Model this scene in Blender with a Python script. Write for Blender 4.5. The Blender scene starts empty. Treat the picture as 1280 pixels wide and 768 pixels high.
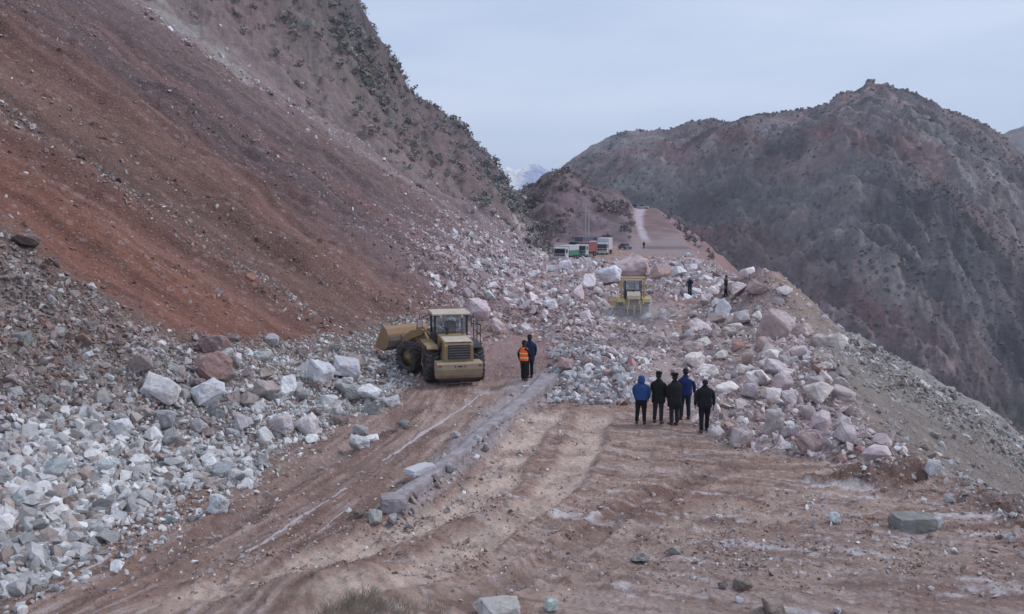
import bpy, bmesh, math, random
import numpy as np
from mathutils import Vector, Matrix

random.seed(7)
RNG = np.random.default_rng(11)
SC = bpy.context.scene
COL = SC.collection

# ------------------------------------------------------------------ camera, sky, sun, exposure
CAM_H = 7.0
PITCH = math.atan(114 / 1108.0)
cam_d = bpy.data.cameras.new('camera')
cam_d.sensor_width = 36.0
cam_d.lens = 36.0 * 1108 / 1280
cam_d.clip_start = 0.1
cam_d.clip_end = 20000
cam = bpy.data.objects.new('camera', cam_d)
COL.objects.link(cam)
cam.location = (0, 0, CAM_H)
cam.rotation_euler = (math.radians(90) - PITCH, 0, 0)
SC.camera = cam

SUN_EL, SUN_AZ = math.radians(46), math.radians(78)      # azimuth measured from +Y towards +X
world = bpy.data.worlds.new('World')
SC.world = world
world.use_nodes = True
nt = world.node_tree
for n in list(nt.nodes):
    nt.nodes.remove(n)
wo = nt.nodes.new('ShaderNodeOutputWorld')
wb = nt.nodes.new('ShaderNodeBackground')
wb.inputs['Strength'].default_value = 0.102
sky = nt.nodes.new('ShaderNodeTexSky')
sky.sky_type = 'NISHITA'
sky.sun_disc = False
sky.sun_elevation = SUN_EL
sky.sun_rotation = SUN_AZ
tc = nt.nodes.new('ShaderNodeTexCoord')
mp = nt.nodes.new('ShaderNodeMapping')
mp.inputs['Scale'].default_value = (1.6, 1.6, 9.0)
ns = nt.nodes.new('ShaderNodeTexNoise')
ns.inputs['Scale'].default_value = 1.5
ns.inputs['Detail'].default_value = 5
ns.inputs['Roughness'].default_value = 0.48
rmp = nt.nodes.new('ShaderNodeValToRGB')
rmp.color_ramp.elements[0].position = 0.34
rmp.color_ramp.elements[0].color = (4.75, 5.85, 8.0, 1)
rmp.color_ramp.elements[1].position = 0.70
rmp.color_ramp.elements[1].color = (6.2, 7.1, 8.9, 1)
mx = nt.nodes.new('ShaderNodeMix')
mx.data_type = 'RGBA'
mx.inputs['Factor'].default_value = 0.93
nt.links.new(tc.outputs['Generated'], mp.inputs['Vector'])
nt.links.new(mp.outputs['Vector'], ns.inputs['Vector'])
nt.links.new(ns.outputs['Fac'], rmp.inputs['Fac'])
nt.links.new(sky.outputs['Color'], mx.inputs[6])
nt.links.new(rmp.outputs['Color'], mx.inputs[7])
nt.links.new(mx.outputs[2], wb.inputs['Color'])
nt.links.new(wb.outputs['Background'], wo.inputs['Surface'])

sun_d = bpy.data.lights.new('sun', 'SUN')
sun_d.energy = 1.4
sun_d.angle = math.radians(14)
sun_d.color = (1.0, 0.95, 0.92)
sun = bpy.data.objects.new('sun', sun_d)
COL.objects.link(sun)
sdir = Vector((math.sin(SUN_AZ) * math.cos(SUN_EL), math.cos(SUN_AZ) * math.cos(SUN_EL), math.sin(SUN_EL)))
sun.rotation_euler = sdir.to_track_quat('Z', 'Y').to_euler()

SC.view_settings.view_transform = 'Standard'
SC.view_settings.look = 'None'
SC.view_settings.exposure = 0.10
SC.view_settings.gamma = 1.0
SC.view_settings.use_curve_mapping = False
SC.cycles.max_bounces = 5
SC.cycles.diffuse_bounces = 3
SC.cycles.volume_bounces = 1
SC.cycles.caustics_reflective = False
SC.cycles.caustics_refractive = False

# ------------------------------------------------------------------ small helpers
CP, SP = math.cos(PITCH), math.sin(PITCH)

def ray(u, v):
    """direction of the sight line through a point of the photograph (1280 x 768)"""
    a, b = (u - 640) / 1108.0, (384 - v) / 1108.0
    return (a, CP + b * SP, -SP + b * CP)

def at(u, v, y):
    d = ray(u, v)
    t = y / d[1]
    return Vector((d[0] * t, y, CAM_H + d[2] * t))

def tag(o, label=None, cat=None, group=None, kind=None):
    if label: o['label'] = label
    if cat: o['category'] = cat
    if group: o['group'] = group
    if kind: o['kind'] = kind
    return o

def smooth(a, b, x):
    t = np.clip((x - a) / (b - a), 0, 1)
    return t * t * (3 - 2 * t)

def _hash(ix, iy, seed):
    with np.errstate(over='ignore'):
        n = ix * np.uint32(374761393) + iy * np.uint32(668265263) + np.uint32((seed * 1274126177) & 0xffffffff)
        n = (n ^ (n >> np.uint32(13))) * np.uint32(1103515245)
        n = (n ^ (n >> np.uint32(15))) * np.uint32(2246822519)
    return (n >> np.uint32(22)).astype(np.int32)          # 0..1023

_ang = np.arange(1024) * (2 * math.pi / 1024)
_GX, _GY = np.cos(_ang).astype(np.float32), np.sin(_ang).astype(np.float32)

def perlin(x, y, seed=0):
    x = np.asarray(x); y = np.asarray(y)
    xf, yf = np.floor(x), np.floor(y)
    fx, fy = (x - xf).astype(np.float32), (y - yf).astype(np.float32)
    xi, yi = (xf + 100000).astype(np.uint32), (yf + 100000).astype(np.uint32)
    u, v = fx * fx * fx * (fx * (fx * 6 - 15) + 10), fy * fy * fy * (fy * (fy * 6 - 15) + 10)
    def g(ox, oy):
        h = _hash(xi + np.uint32(ox), yi + np.uint32(oy), seed)
        return _GX[h] * (fx - ox) + _GY[h] * (fy - oy)
    a0 = g(0, 0); a1 = g(1, 0); b0 = g(0, 1); b1 = g(1, 1)
    a = a0 + (a1 - a0) * u
    b = b0 + (b1 - b0) * u
    return (a + (b - a) * v) * 1.5

def fbm(x, y, seed=0, octv=4, gain=0.5, lac=2.03):
    s, amp, tot = 0, 1.0, 0
    for k in range(octv):
        s = s + amp * perlin(x * lac ** k + 17.3 * k, y * lac ** k - 9.1 * k, seed + k)
        tot += amp
        amp *= gain
    return s / tot

def ridged(x, y, seed=0, octv=4, gain=0.5):
    s, amp, tot = 0, 1.0, 0
    for k in range(octv):
        s = s + amp * (1 - 2 * np.abs(perlin(x * 2.03 ** k + 5.3 * k, y * 2.03 ** k + 3.1 * k, seed + k)))
        tot += amp
        amp *= gain
    return s / tot

def mesh_np(name, verts, faces, cols=None, smooth_shade=False, extra=None):
    """verts (n,3), faces (m,k): one mesh built straight from arrays; cols -> colour attribute 'col'"""
    me = bpy.data.meshes.new(name)
    n, m, k = len(verts), len(faces), faces.shape[1]
    me.vertices.add(n)
    me.vertices.foreach_set('co', np.ascontiguousarray(verts, np.float32).ravel())
    me.loops.add(m * k)
    me.loops.foreach_set('vertex_index', np.ascontiguousarray(faces, np.int32).ravel())
    me.polygons.add(m)
    me.polygons.foreach_set('loop_start', np.arange(0, m * k, k, dtype=np.int32))
    me.polygons.foreach_set('use_smooth', np.full(m, smooth_shade))
    me.update(calc_edges=True)
    if cols is not None:
        at_ = me.attributes.new('col', 'FLOAT_COLOR', 'POINT')
        c4 = np.ones((n, 4), np.float32); c4[:, :3] = cols
        at_.data.foreach_set('color', c4.ravel())
    if extra:
        for nm, arr in extra.items():
            a_ = me.attributes.new(nm, 'FLOAT', 'POINT')
            a_.data.foreach_set('value', np.ascontiguousarray(arr, np.float32))
    return me

def link(name, me, mat=None, parent=None):
    o = bpy.data.objects.new(name, me)
    COL.objects.link(o)
    if mat is not None:
        me.materials.clear(); me.materials.append(mat)
    if parent is not None:
        o.parent = parent
    return o

# ------------------------------------------------------------------ the shape of the land
def T(*pairs):
    p = np.array(pairs, float)
    return lambda q: np.interp(q, p[:, 0], p[:, 1])

_kx = np.arange(500, 1000, 2.0)
x_toe = T((0, -12.6), (10, -10.6), (16, -9.4), (21, -8.3), (25, -7.3), (29, -6.3), (34, -5.6), (39, -5.0), (43, -4.4), (46, -3.2),
          (50, -1.2), (60, 1.0), (80, 2.5), (100, 4), (120, 5), (140, 6.5), (160, 8.4), (172, 9.2), (185, 8.5), (200, 4), (230, 0), (420, 0))
x_edge = T((0, 14.5), (16, 12.6), (20, 12.2), (23, 11.3), (27, 11.3), (35, 12.6), (41, 14.4), (45, 16.4), (49, 18.4), (53, 20.0), (58, 20.3), (64, 20.2), (71, 20.5), (78, 20.5), (85, 21.2),
           (95, 22), (120, 25), (150, 31), (170, 35), (190, 38), (210, 40.5), (230, 43), (262, 45.5), (300, 48), (330, 50), (420, 56))
x_rim = T((0, 12), (24, 11.4), (35, 12.6), (45, 15.0), (58, 17.6), (64, 19), (71, 20), (100, 22))
z_bench = T((0, 0), (190, 0), (205, .5), (230, 2.6), (262, 5.9), (300, 9.6), (312, 9.6), (345, 6), (420, -6))
scree_prof = T((0, 0), (1.5, .55), (4, 1.9), (8, 4.3), (60, 38.5), (300, 200))
mount_prof = T((0, 0), (3, 1.2), (9, 11.0), (18, 20.4), (28, 28.6), (33, 37), (40, 48.5), (52, 68), (75, 100), (160, 170), (400, 300))
knoll_prof = T((500, -6), (610, -4), (632, 3), (650, 11), (662, 15), (680, 19.6), (690, 21.5), (700, 22.6), (712, 21.0), (725, 18.6), (740, 13.6),
               (755, 12.2), (770, 11), (783, 7), (791, 0), (2000, 0))

def zones(x, y):
    """masks that shape and colour alike"""
    xt, xe = x_toe(y), x_edge(y)
    wob = fbm(x * .35, y * .35, 3, 3) * np.minimum(.8, .02 * y)
    dl = (xt + wob) - x
    dr = x - (xe + fbm(x * .25, y * .3, 8, 3) * .9)
    yb = 117 + 9 * fbm(x * .08, y * .03, 21, 3)
    w = smooth(yb, yb + 48, y)
    return dl, dr, w, yb

def height(x, y, detail=True):
    x = np.asarray(x, float); y = np.asarray(y, float)
    dl, dr, w, yb = zones(x, y)
    zb = z_bench(y)
    P = np.maximum(dl, 0)
    sc = scree_prof(P)
    mt = mount_prof(P)
    wm = smooth(118, 170, y)
    left = sc * (1 - wm) + mt * wm
    left = left * (1 - smooth(172, 206 + P * .6, y))
    gul = fbm(x * .035 + y * .02, y * .22, 31, 4)
    left = left + smooth(3, 12, P) * (1 - wm) * (gul * 1.2 + fbm(x * .04 + 3, y * .7, 33, 3) * .40)
    # crags of the mountain
    crag = ridged(x * .05 + .3 * y * .05, y * .055, 41, 6, .55)
    cr_w = smooth(yb - 3, yb + 12, y) * smooth(1.5, 9, P) * (1 - smooth(176, 205, y))
    left = left + cr_w * (crag * 3.0 + fbm(x * .3, y * .3, 45, 5) * 1.8)
    u = 640 + 1108 * x / np.maximum(y, 1)
    kp = knoll_prof(u + 5 * fbm(x * .12, y * .12, 53, 3)) * .56
    kg = smooth(206, 256, y + 7 * fbm(x * .1, y * .1, 51, 3)) * (1 - smooth(275, 330, y))
    kn = kp * kg
    kn = kn + np.clip(kn / 6, 0, 1) * ((ridged(x * .09, y * .07, 55, 5) - .25) * 2.6 + fbm(x * .4, y * .3, 57, 3) * .9)
    P2 = np.maximum(dr, 0)
    drop = -(.69 + .17 * smooth(120, 210, y)) * (np.sqrt(P2 * P2 + .8) - .894)
    drop = drop + smooth(1, 8, P2) * (fbm(y * .25, x * .05, 61, 4) * .9 + ridged(x * .06, y * .08, 63, 4) * .8)
    drop = drop + smooth(150, 200, y) * smooth(1, 15, P2) * (ridged(x * .05, y * .05, 67, 5) * 2.6)
    drop = np.maximum(drop, -128 - zb)
    z = zb + left + kn + drop
    # heaps of debris on the bench
    hol = np.exp(-((x - 9.0) / 4.2) ** 2 - ((y - 62) / 7.5) ** 2)
    def bump(cx, cy, rx, ry, h):
        return h * np.exp(-((x - cx) / rx) ** 2 - ((y - cy) / ry) ** 2)
    z = z + np.where(x < 18, bump(18.0, 64, 2.2, 5.2, 3.1), bump(18.0, 64, 3.4, 5.2, 3.1)) * (1 - smooth(0, 12, P2) * .3)
    z = z + bump(3.6, 39.5, 3.2, 3.0, .9) + bump(6, 50, 5, 6, .35) + bump(12.5, 42, 3.5, 7, .8)
    z = z + bump(10.6, 25.3, 2.0, 1.6, .35) + bump(13.0, 21.5, 1.6, 3, .3)
    z = z + bump(16, 110, 9, 16, .8) + bump(5, 112, 5, 16, .8) - .95 * hol
    z = z + bump(-2.9, 15.6, 1.6, 1.0, .55)
    rub = smooth(43, 52, y) * (1 - smooth(138, 155, y)) * smooth(2, -3, dr) * (1 - hol)
    z = z + rub * (fbm(x * .25, y * .2, 71, 4) * 1.1)
    return z

_ys = np.geomspace(9, 400, 2600)
def G(u, v):
    """the point of the ground that the photograph shows at (u, v)"""
    d = ray(u, v)
    t = _ys / d[1]
    z = CAM_H + d[2] * t
    h = height(d[0] * t, _ys)
    i = int(np.argmax(z < h))
    if i == 0 and z[0] >= h[0]:
        i = len(_ys) - 1
    y = float(_ys[i])
    x = float(d[0] * t[i])
    return Vector((x, y, float(height(np.array([x]), np.array([y]))[0])))

def fan(pts):
    """outline on the ground in the (x / y, ln y) chart, from points of the photograph"""
    out = []
    for p in pts:
        g = G(*p)
        out.append((g.x / g.y, math.log(g.y)))
    return np.array(out)

def inside(poly, a, b, soft=.02):
    """soft mask 0..1 of a polygon in the chart"""
    n = len(poly)
    ins = np.zeros(a.shape, bool)
    dist = np.full(a.shape, 1e9)
    for i in range(n):
        x1, y1 = poly[i]; x2, y2 = poly[(i + 1) % n]
        ex, ey = x2 - x1, y2 - y1
        L = ex * ex + ey * ey + 1e-12
        t = np.clip(((a - x1) * ex + (b - y1) * ey) / L, 0, 1)
        dist = np.minimum(dist, (a - x1 - t * ex) ** 2 + (b - y1 - t * ey) ** 2)
        c = ((y1 > b) != (y2 > b)) & (a < (x2 - x1) * (b - y1) / (y2 - y1 + 1e-12) + x1)
        ins ^= c
    d = np.sqrt(dist) * np.where(ins, 1, -1)
    return smooth(-soft, soft, d)

def lin(c):
    c = np.asarray(c, float) / 255
    return np.where(c <= .04045, c / 12.92, ((c + .055) / 1.055) ** 2.4)

ILL = np.array([.565, .555, .655])         # colour of the overcast daylight, so base colours can be written as seen
def alb(*c):
    a = lin(c) / ILL
    g = a[0] * .35 + a[1] * .5 + a[2] * .15
    return np.minimum((a * .84 + g * .16) * 1.02, .8)

# ------------------------------------------------------------------ material makers
def new_mat(name):
    m = bpy.data.materials.new(name)
    m.use_nodes = True
    t = m.node_tree
    b = t.nodes['Principled BSDF']
    b.inputs['Roughness'].default_value = .9
    b.inputs['Specular IOR Level'].default_value = .2
    return m, t, b

class NB:
    """tiny node-building helper"""
    def __init__(s, t): s.t = t
    def n(s, k, **kw):
        x = s.t.nodes.new(k)
        for a, v in kw.items(): setattr(x, a, v)
        return x
    def l(s, a, b): s.t.links.new(a, b)
    def coord(s, scale=(1, 1, 1), rot=(0, 0, 0)):
        c = s.n('ShaderNodeTexCoord'); m = s.n('ShaderNodeMapping')
        m.inputs['Scale'].default_value = scale; m.inputs['Rotation'].default_value = rot
        s.l(c.outputs['Object'], m.inputs['Vector'])
        return m.outputs['Vector']
    def noise(s, vec, scale, detail=4, rough=.55, dist=0):
        x = s.n('ShaderNodeTexNoise')
        x.inputs['Scale'].default_value = scale; x.inputs['Detail'].default_value = detail
        x.inputs['Roughness'].default_value = rough; x.inputs['Distortion'].default_value = dist
        s.l(vec, x.inputs['Vector'])
        return x.outputs['Fac']
    def voro(s, vec, scale, feature='F1', rnd=1):
        x = s.n('ShaderNodeTexVoronoi', feature=feature)
        x.inputs['Scale'].default_value = scale
        x.inputs['Randomness'].default_value = rnd
        s.l(vec, x.inputs['Vector'])
        return x
    def ramp(s, fac, *stops):
        x = s.n('ShaderNodeValToRGB')
        e = x.color_ramp.elements
        while len(e) < len(stops): e.new(.5)
        for k, (p, c) in enumerate(stops):
            e[k].position = p
            e[k].color = (c, c, c, 1) if not hasattr(c, '__len__') else (c[0], c[1], c[2], 1)
        s.l(fac, x.inputs['Fac'])
        return x.outputs['Color']
    def math(s, op, a, b=None, clamp=False):
        x = s.n('ShaderNodeMath', operation=op, use_clamp=clamp)
        for i, q in enumerate((a, b)):
            if q is None: continue
            if hasattr(q, 'is_output'): s.l(q, x.inputs[i])
            else: x.inputs[i].default_value = q
        return x.outputs[0]
    def mix(s, f, a, b, mode='MIX'):
        x = s.n('ShaderNodeMix', data_type='RGBA', blend_type=mode)
        for i, q in ((0, f), (6, a), (7, b)):
            if hasattr(q, 'is_output'): s.l(q, x.inputs[i])
            elif i == 0: x.inputs[0].default_value = q
            else: x.inputs[i].default_value = (q[0], q[1], q[2], 1)
        return x.outputs[2]
    def bump(s, h, dist, strength=1.0, normal=None):
        x = s.n('ShaderNodeBump')
        x.inputs['Distance'].default_value = dist; x.inputs['Strength'].default_value = strength
        s.l(h, x.inputs['Height'])
        if normal is not None: s.l(normal, x.inputs['Normal'])
        return x.outputs['Normal']
    def attr(s, name):
        x = s.n('ShaderNodeAttribute', attribute_name=name)
        return x

def ground_material():
    m, t, b = new_mat('earth_and_scree')
    k = NB(t)
    v = k.coord()
    col = k.attr('col').outputs['Color']
    peb = k.attr('pebble').outputs['Fac']
    # broad and fine variation of the soil
    n1 = k.noise(v, .9, 6, .6)
    n2 = k.noise(v, 9, 6, .65)
    f = k.math('ADD', k.math('MULTIPLY', n1, .7), k.math('MULTIPLY', n2, .7))
    f = k.math('ADD', f, .30)
    c = k.mix(1.0, col, k.ramp(f, (0.0, 0.0), (1.0, 1.0)), 'MULTIPLY')
    sep = k.mix(1.0, col, (1, 1, 1), 'MULTIPLY')
    mul = k.n('ShaderNodeVectorMath', operation='SCALE')
    k.l(sep, mul.inputs[0]); k.l(f, mul.inputs['Scale'])
    c = mul.outputs[0]
    # stones of several sizes lying in the surface
    def stones(scale, thr, lo, hi):
        vo = k.voro(v, scale)
        sel = k.ramp(vo.outputs['Color'], (thr, 0.0), (min(thr + .02, 1), 1.0))
        core = k.ramp(vo.outputs['Distance'], (.30, 1.0), (.42, 0.0))
        fac = k.math('MULTIPLY', sel, core)
        val = k.n('ShaderNodeSeparateColor'); k.l(vo.outputs['Color'], val.inputs[0])
        tone = k.n('ShaderNodeMapRange'); tone.inputs['To Min'].default_value = lo; tone.inputs['To Max'].default_value = hi
        k.l(val.outputs[1], tone.inputs['Value'])
        return fac, tone.outputs[0], vo.outputs['Distance']
    for scale, thr, lo, hi in ((2.3, .66, .55, 1.6), (5.5, .5, .5, 1.7), (14, .45, .5, 1.5)):
        fac, tone, _ = stones(scale, thr, lo, hi)
        sc_ = k.n('ShaderNodeVectorMath', operation='SCALE')
        k.l(k.mix(.35, c, (.26, .23, .24)), sc_.inputs[0]); k.l(tone, sc_.inputs['Scale'])
        c = k.mix(k.math('MULTIPLY', fac, peb, True), c, sc_.outputs[0])
    k.l(c, b.inputs['Base Color'])
    vb = k.voro(v, 5.5)
    hb = k.math('MULTIPLY', k.ramp(vb.outputs['Distance'], (0, 1.0), (.5, 0.0)), peb)
    nrm = k.bump(k.noise(v, 2.2, 9, .68), .22, .9)
    nrm = k.bump(k.noise(v, 13, 7, .7), .06, 1.0, nrm)
    nrm = k.bump(hb, .10, 1.0, nrm)
    k.l(nrm, b.inputs['Normal'])
    b.inputs['Roughness'].default_value = .95
    return m

MAT_GROUND = ground_material()

# ------------------------------------------------------------------ main land: bench, scree slope, near mountain, knoll, right-hand drop
na0, na1 = 860, 56
acs = np.concatenate([np.linspace(-1.5, -.64, na1, endpoint=False), np.linspace(-.64, .64, na0), np.linspace(.64, 1.3, na1 + 1)[1:]])
yrs = np.geomspace(5.5, 440, 980)
A, Y = np.meshgrid(acs, yrs)
A, Y = A.ravel(), Y.ravel()
X = A * Y
B = np.log(Y)
NR, NC = len(yrs), len(acs)

dl, dr, w, yb = zones(X, Y)
P, P2 = np.maximum(dl, 0), np.maximum(dr, 0)
Z = height(X, Y)
wa = A + .012 * fbm(X * .5, Y * .35, 101, 4)
wb_ = B + .03 * fbm(X * .45, Y * .4, 102, 4)

# regions traced on the ground
REG = {
 'apron': fan([(0, 748), (40, 722), (90, 690), (150, 655), (215, 625), (232, 600), (300, 606), (318, 590), (325, 572), (350, 556), (400, 545), (412, 530), (475, 507), (505, 486),
               (515, 440), (560, 400), (470, 408), (400, 428), (330, 432), (240, 425), (160, 400), (80, 352), (0, 300)]),
 'middle': fan([(560, 440), (600, 425), (625, 405), (690, 400), (720, 420), (765, 405), (810, 400), (830, 365), (930, 352), (910, 340), (850, 322), (800, 326), (700, 325), (690, 318),
                (650, 296), (620, 285), (585, 300), (560, 340), (530, 385), (500, 415), (540, 430)]),
 'heap': fan([(694, 505), (690, 470), (702, 440), (725, 430), (760, 440), (790, 455), (812, 500), (790, 506)]),
 'ridge': fan([(872, 512), (862, 470), (850, 430), (862, 385), (905, 358), (960, 347), (1000, 378), (1045, 430), (1060, 500), (1085, 545), (1140, 575), (1120, 590), (1060, 580), (980, 568), (900, 560), (880, 545)]),
 'ramp': fan([(770, 400), (830, 400), (870, 440), (890, 500), (850, 520), (815, 500), (790, 455), (735, 430), (700, 428)]),
 'lane': fan([(600, 470), (560, 445), (610, 428), (650, 412), (700, 416), (700, 445), (680, 470), (650, 480)]),
 'mid2': fan([(690, 440), (660, 412), (700, 392), (800, 390), (835, 430), (815, 480), (790, 500), (770, 460), (735, 440)]),
 'road_grey': fan([(600, 520), (640, 478), (692, 462), (694, 480), (620, 560), (560, 610), (500, 650), (490, 630), (560, 560)]),
 'dark_soil': fan([(1005, 598), (1060, 588), (1110, 578), (1150, 582), (1172, 598), (1130, 612), (1060, 606)]),
 'dark_soil2': fan([(1185, 625), (1230, 612), (1280, 622), (1280, 660), (1225, 640)]),
 'far_rib': None,
}
MASK = {k: inside(p, wa, wb_, .055 if k == 'middle' else .018 if k in ('apron', 'ridge') else .012) for k, p in REG.items() if p is not None}

# ---- colours as the photograph shows them
dirt = alb(134, 107, 101)
C = np.tile(dirt, (len(X), 1))
def put(mask, col):
    global C
    mask = np.clip(mask, 0, 1)
    C = C + (np.asarray(col) - C) * mask[:, None]

# soil tones on the bench: reddish, tan, grey, drawn out along the traffic
lane_dir = X + .012 * (Y - 34) ** 2 * np.sign(34 - Y) * (Y < 34)
dirA = fbm(lane_dir * 1.6, Y * .12, 201, 5)                 # runs up the road
q = X * .30 + Y * .954
r_ = X * .954 - Y * .30
dirB = fbm(r_ * .16, q * 1.5, 202, 5)                       # sweeps across the lay-by
right_w = smooth(-3.5, 1.5, X - (Y - 22) * .30)
st = dirA * (1 - right_w) + dirB * right_w
put(smooth(.02, .45, st) * .75, alb(156, 134, 134))
put(smooth(.0, -.40, st) * .80, alb(100, 74, 70))
blot = fbm(X * .28, Y * .3, 203, 4)
put(smooth(.05, .45, blot) * .7, alb(118, 84, 78))
fine = fbm(lane_dir * 5, Y * .5, 204, 4) * (1 - right_w) + fbm(r_ * .5, q * 5, 205, 4) * right_w
put(smooth(.08, .40, fine) * .6, alb(168, 150, 158))
put(smooth(-.05, -.38, fine) * .65, alb(92, 70, 70))
salt = .10 + fbm(r_ * .35, q * 1.6, 206, 5) + .5 * fbm(X * 3, Y * 3, 207, 3)
saltz = smooth(27, 21, Y) * right_w
put(smooth(.30, .60, salt) * saltz * .85, alb(182, 172, 188))
near_grey = smooth(21, 17.5, Y) * smooth(-1, 4, X)
put(near_grey * .30, alb(134, 118, 122))
# left lane is browner and darker
put((1 - right_w) * smooth(14, 22, Y) * .40, alb(112, 86, 84))

# tyre tracks: pale compacted bands with lug marks
def track(pts, width, amt, col, depth=.05, lug=0.0):
    global Z
    P_ = [G(*p) for p in pts]
    best = np.full(len(X), 1e9); sd = np.zeros(len(X)); along = np.zeros(len(X))
    s0 = 0
    sel = Y < 70
    for a_, b_ in zip(P_[:-1], P_[1:]):
        ex, ey = b_.x - a_.x, b_.y - a_.y
        L = math.hypot(ex, ey)
        t = np.clip(((X - a_.x) * ex + (Y - a_.y) * ey) / L ** 2, 0, 1)
        dx, dy = X - a_.x - t * ex, Y - a_.y - t * ey
        d = np.hypot(dx, dy)
        upd = d < best
        best = np.where(upd, d, best)
        sd = np.where(upd, np.sign(dx * ey - dy * ex) * d, sd)
        along = np.where(upd, s0 + t * L, along)
        s0 += L
    wv = sd + .18 * fbm(along * .5, sd * 0 + width, 301, 3)
    wd = width * (1 + .35 * fbm(along * .35, sd * 0 + 3.3, 302, 3))
    m = (1 - smooth(wd * .32, wd * .62, np.abs(wv))) * sel
    fade = smooth(0, 1.2, along) * smooth(0, 1.5, s0 - along)
    nz = .72 + 1.3 * fbm(X * 1.1, Y * 1.1, 303, 5)
    put(m * amt * nz * fade, col)
    Z = Z - m * depth * fade
    rim = np.exp(-((np.abs(wv) - wd * .62) / (.10 * width + .03)) ** 2) * sel * fade
    Z = Z + rim * depth * .8 * (.6 + .8 * perlin(along * 3, sd * 3, 305))
    if lug:
        Z = Z + m * fade * lug * np.sin(along * 2 * math.pi / .34 + 3 * np.abs(wv))
tan_ = alb(172, 148, 144); tan2 = alb(158, 134, 131)
TR = [
 ([(688, 512), (655, 548), (632, 580), (617, 609), (575, 632), (520, 655), (434, 690), (330, 722), (240, 745), (150, 768)], 1.15, 1.0, tan_, .09, .022),
 ([(748, 512), (735, 545), (722, 578), (690, 616), (640, 648), (575, 688), (500, 716), (400, 745), (320, 768)], 1.05, .95, tan_, .09, .022),
 ([(808, 540), (800, 580), (770, 610), (700, 650), (640, 690), (560, 730), (470, 768)], .7, .4, tan2, .04, .008),
 ([(1280, 598), (1150, 605), (1000, 622), (880, 640), (760, 672), (660, 718), (560, 768)], .8, .55, tan2, .05, .010),
 ([(1280, 622), (1100, 634), (960, 650), (850, 676), (760, 715), (690, 768)], .7, .5, tan2, .05, .010),
 ([(1280, 690), (1120, 700), (980, 725), (880, 768)], .7, .4, tan2, .04, .008),
 ([(980, 575), (900, 590), (820, 620), (740, 665), (650, 720), (560, 768)], .7, .6, alb(96, 72, 70), .08, .014),
 ([(600, 500), (540, 540), (470, 580), (380, 632), (290, 690), (200, 730), (110, 768)], .75, .4, alb(98, 78, 80), .05, .010),
 ([(540, 500), (470, 545), (390, 590), (300, 650), (200, 700), (60, 768)], .75, .7, alb(88, 68, 68), .08, .014),
 ([(500, 520), (430, 560), (350, 610), (260, 665), (160, 715), (70, 752)], .6, .5, alb(146, 124, 128), .05, .010),
 ([(440, 560), (360, 600), (280, 650), (190, 700), (90, 748)], .5, .35, alb(104, 80, 78), .05, .008),
 ([(840, 545), (860, 600), (830, 640), (780, 690), (700, 745)], .35, .35, alb(104, 80, 80), .03, .0),
 ([(640, 470), (600, 500), (540, 535)], 1.6, .5, tan2, .04, .0),
]
for a_ in TR:
    track(*a_)

# clods and small relief of the bench
bench = (1 - smooth(-.5, 1.5, dl)) * (1 - smooth(-.5, 1.5, dr)) * smooth(60, 40, Y)
Z = Z + bench * (fbm(X * .7, Y * .7, 211, 5) * .10 + fbm(r_ * .5, q * 3, 212, 4) * .045 * right_w + fbm(lane_dir * 3, Y * .5, 213, 4) * .035 * (1 - right_w))
Z = Z + bench * np.maximum(fbm(X * 2.6, Y * 2.6, 214, 4) - .16, 0) * .16

put(MASK['road_grey'] * .7, alb(140, 130, 142))
put(MASK['dark_soil'] * .85, alb(92, 66, 62))
put(MASK['dark_soil2'] * .7, alb(98, 72, 68))
Z = Z + MASK['dark_soil'] * (.18 + .5 * fbm(X * 1.6, Y * 1.6, 215, 4)) + MASK['dark_soil2'] * .3 * fbm(X * 2, Y * 2, 216, 4)
put(MASK['lane'] * .7, alb(124, 98, 104))
# debris-covered ground
put(MASK['ridge'] * .8, alb(128, 112, 116))
put(MASK['heap'] * .8, alb(118, 104, 112))
put(MASK['ramp'] * .8, alb(138, 120, 126))
put(MASK['mid2'] * .6, alb(126, 106, 112))
Z = Z + MASK['road_grey'] * .16
mid = MASK['middle']
put(mid * .85, alb(124, 100, 103))
whitef = fbm(X * .12, Y * .06, 221, 4)
put(mid * smooth(70, 105, Y) * smooth(-.3, .3, whitef) * .6, alb(158, 142, 158))

# ---- scree slope: bands that follow the fall line (constant y)
on_scree = smooth(.5, 3.5, P) * (1 - w)
ysc = Y * (1 + .05 * fbm(P * .06, Y * .08, 231, 4)) + 1.2 * fbm(P * .15, Y * .5, 232, 3)
bands = [(18, (112, 98, 100)), (29, (112, 96, 96)), (30.5, (112, 86, 80)), (32, (116, 74, 66)), (36, (117, 76, 66)), (40, (112, 76, 70)), (42, (104, 78, 76)), (44, (104, 76, 72)), (50, (108, 76, 72)),
         (55, (98, 72, 73)), (60, (84, 68, 74)), (64, (92, 74, 78)), (70, (102, 76, 78)), (78, (94, 76, 82)), (88, (98, 78, 82)), (98, (102, 80, 84)), (108, (112, 92, 98)), (118, (122, 104, 110)), (130, (112, 96, 102)), (500, (112, 96, 102))]
bt = np.array([b[0] for b in bands], float)
bc = np.array([alb(*b[1]) for b in bands])
sc_col = np.stack([np.interp(ysc, bt, bc[:, i]) for i in range(3)], 1)
streak = fbm(P * .05, Y * 1.1, 233, 5)
sc_col = sc_col * (.84 * (1 + .55 * streak + .25 * fbm(P * .12, Y * 3.5, 234, 4)))[:, None]
mauve = smooth(16, 2, P) * smooth(46, 62, Y)
sc_col = sc_col + (alb(124, 102, 112) - sc_col) * (mauve * .7)[:, None]
C = C + (sc_col - C) * on_scree[:, None]
put(MASK['apron'] * .8, alb(108, 94, 95))

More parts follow.
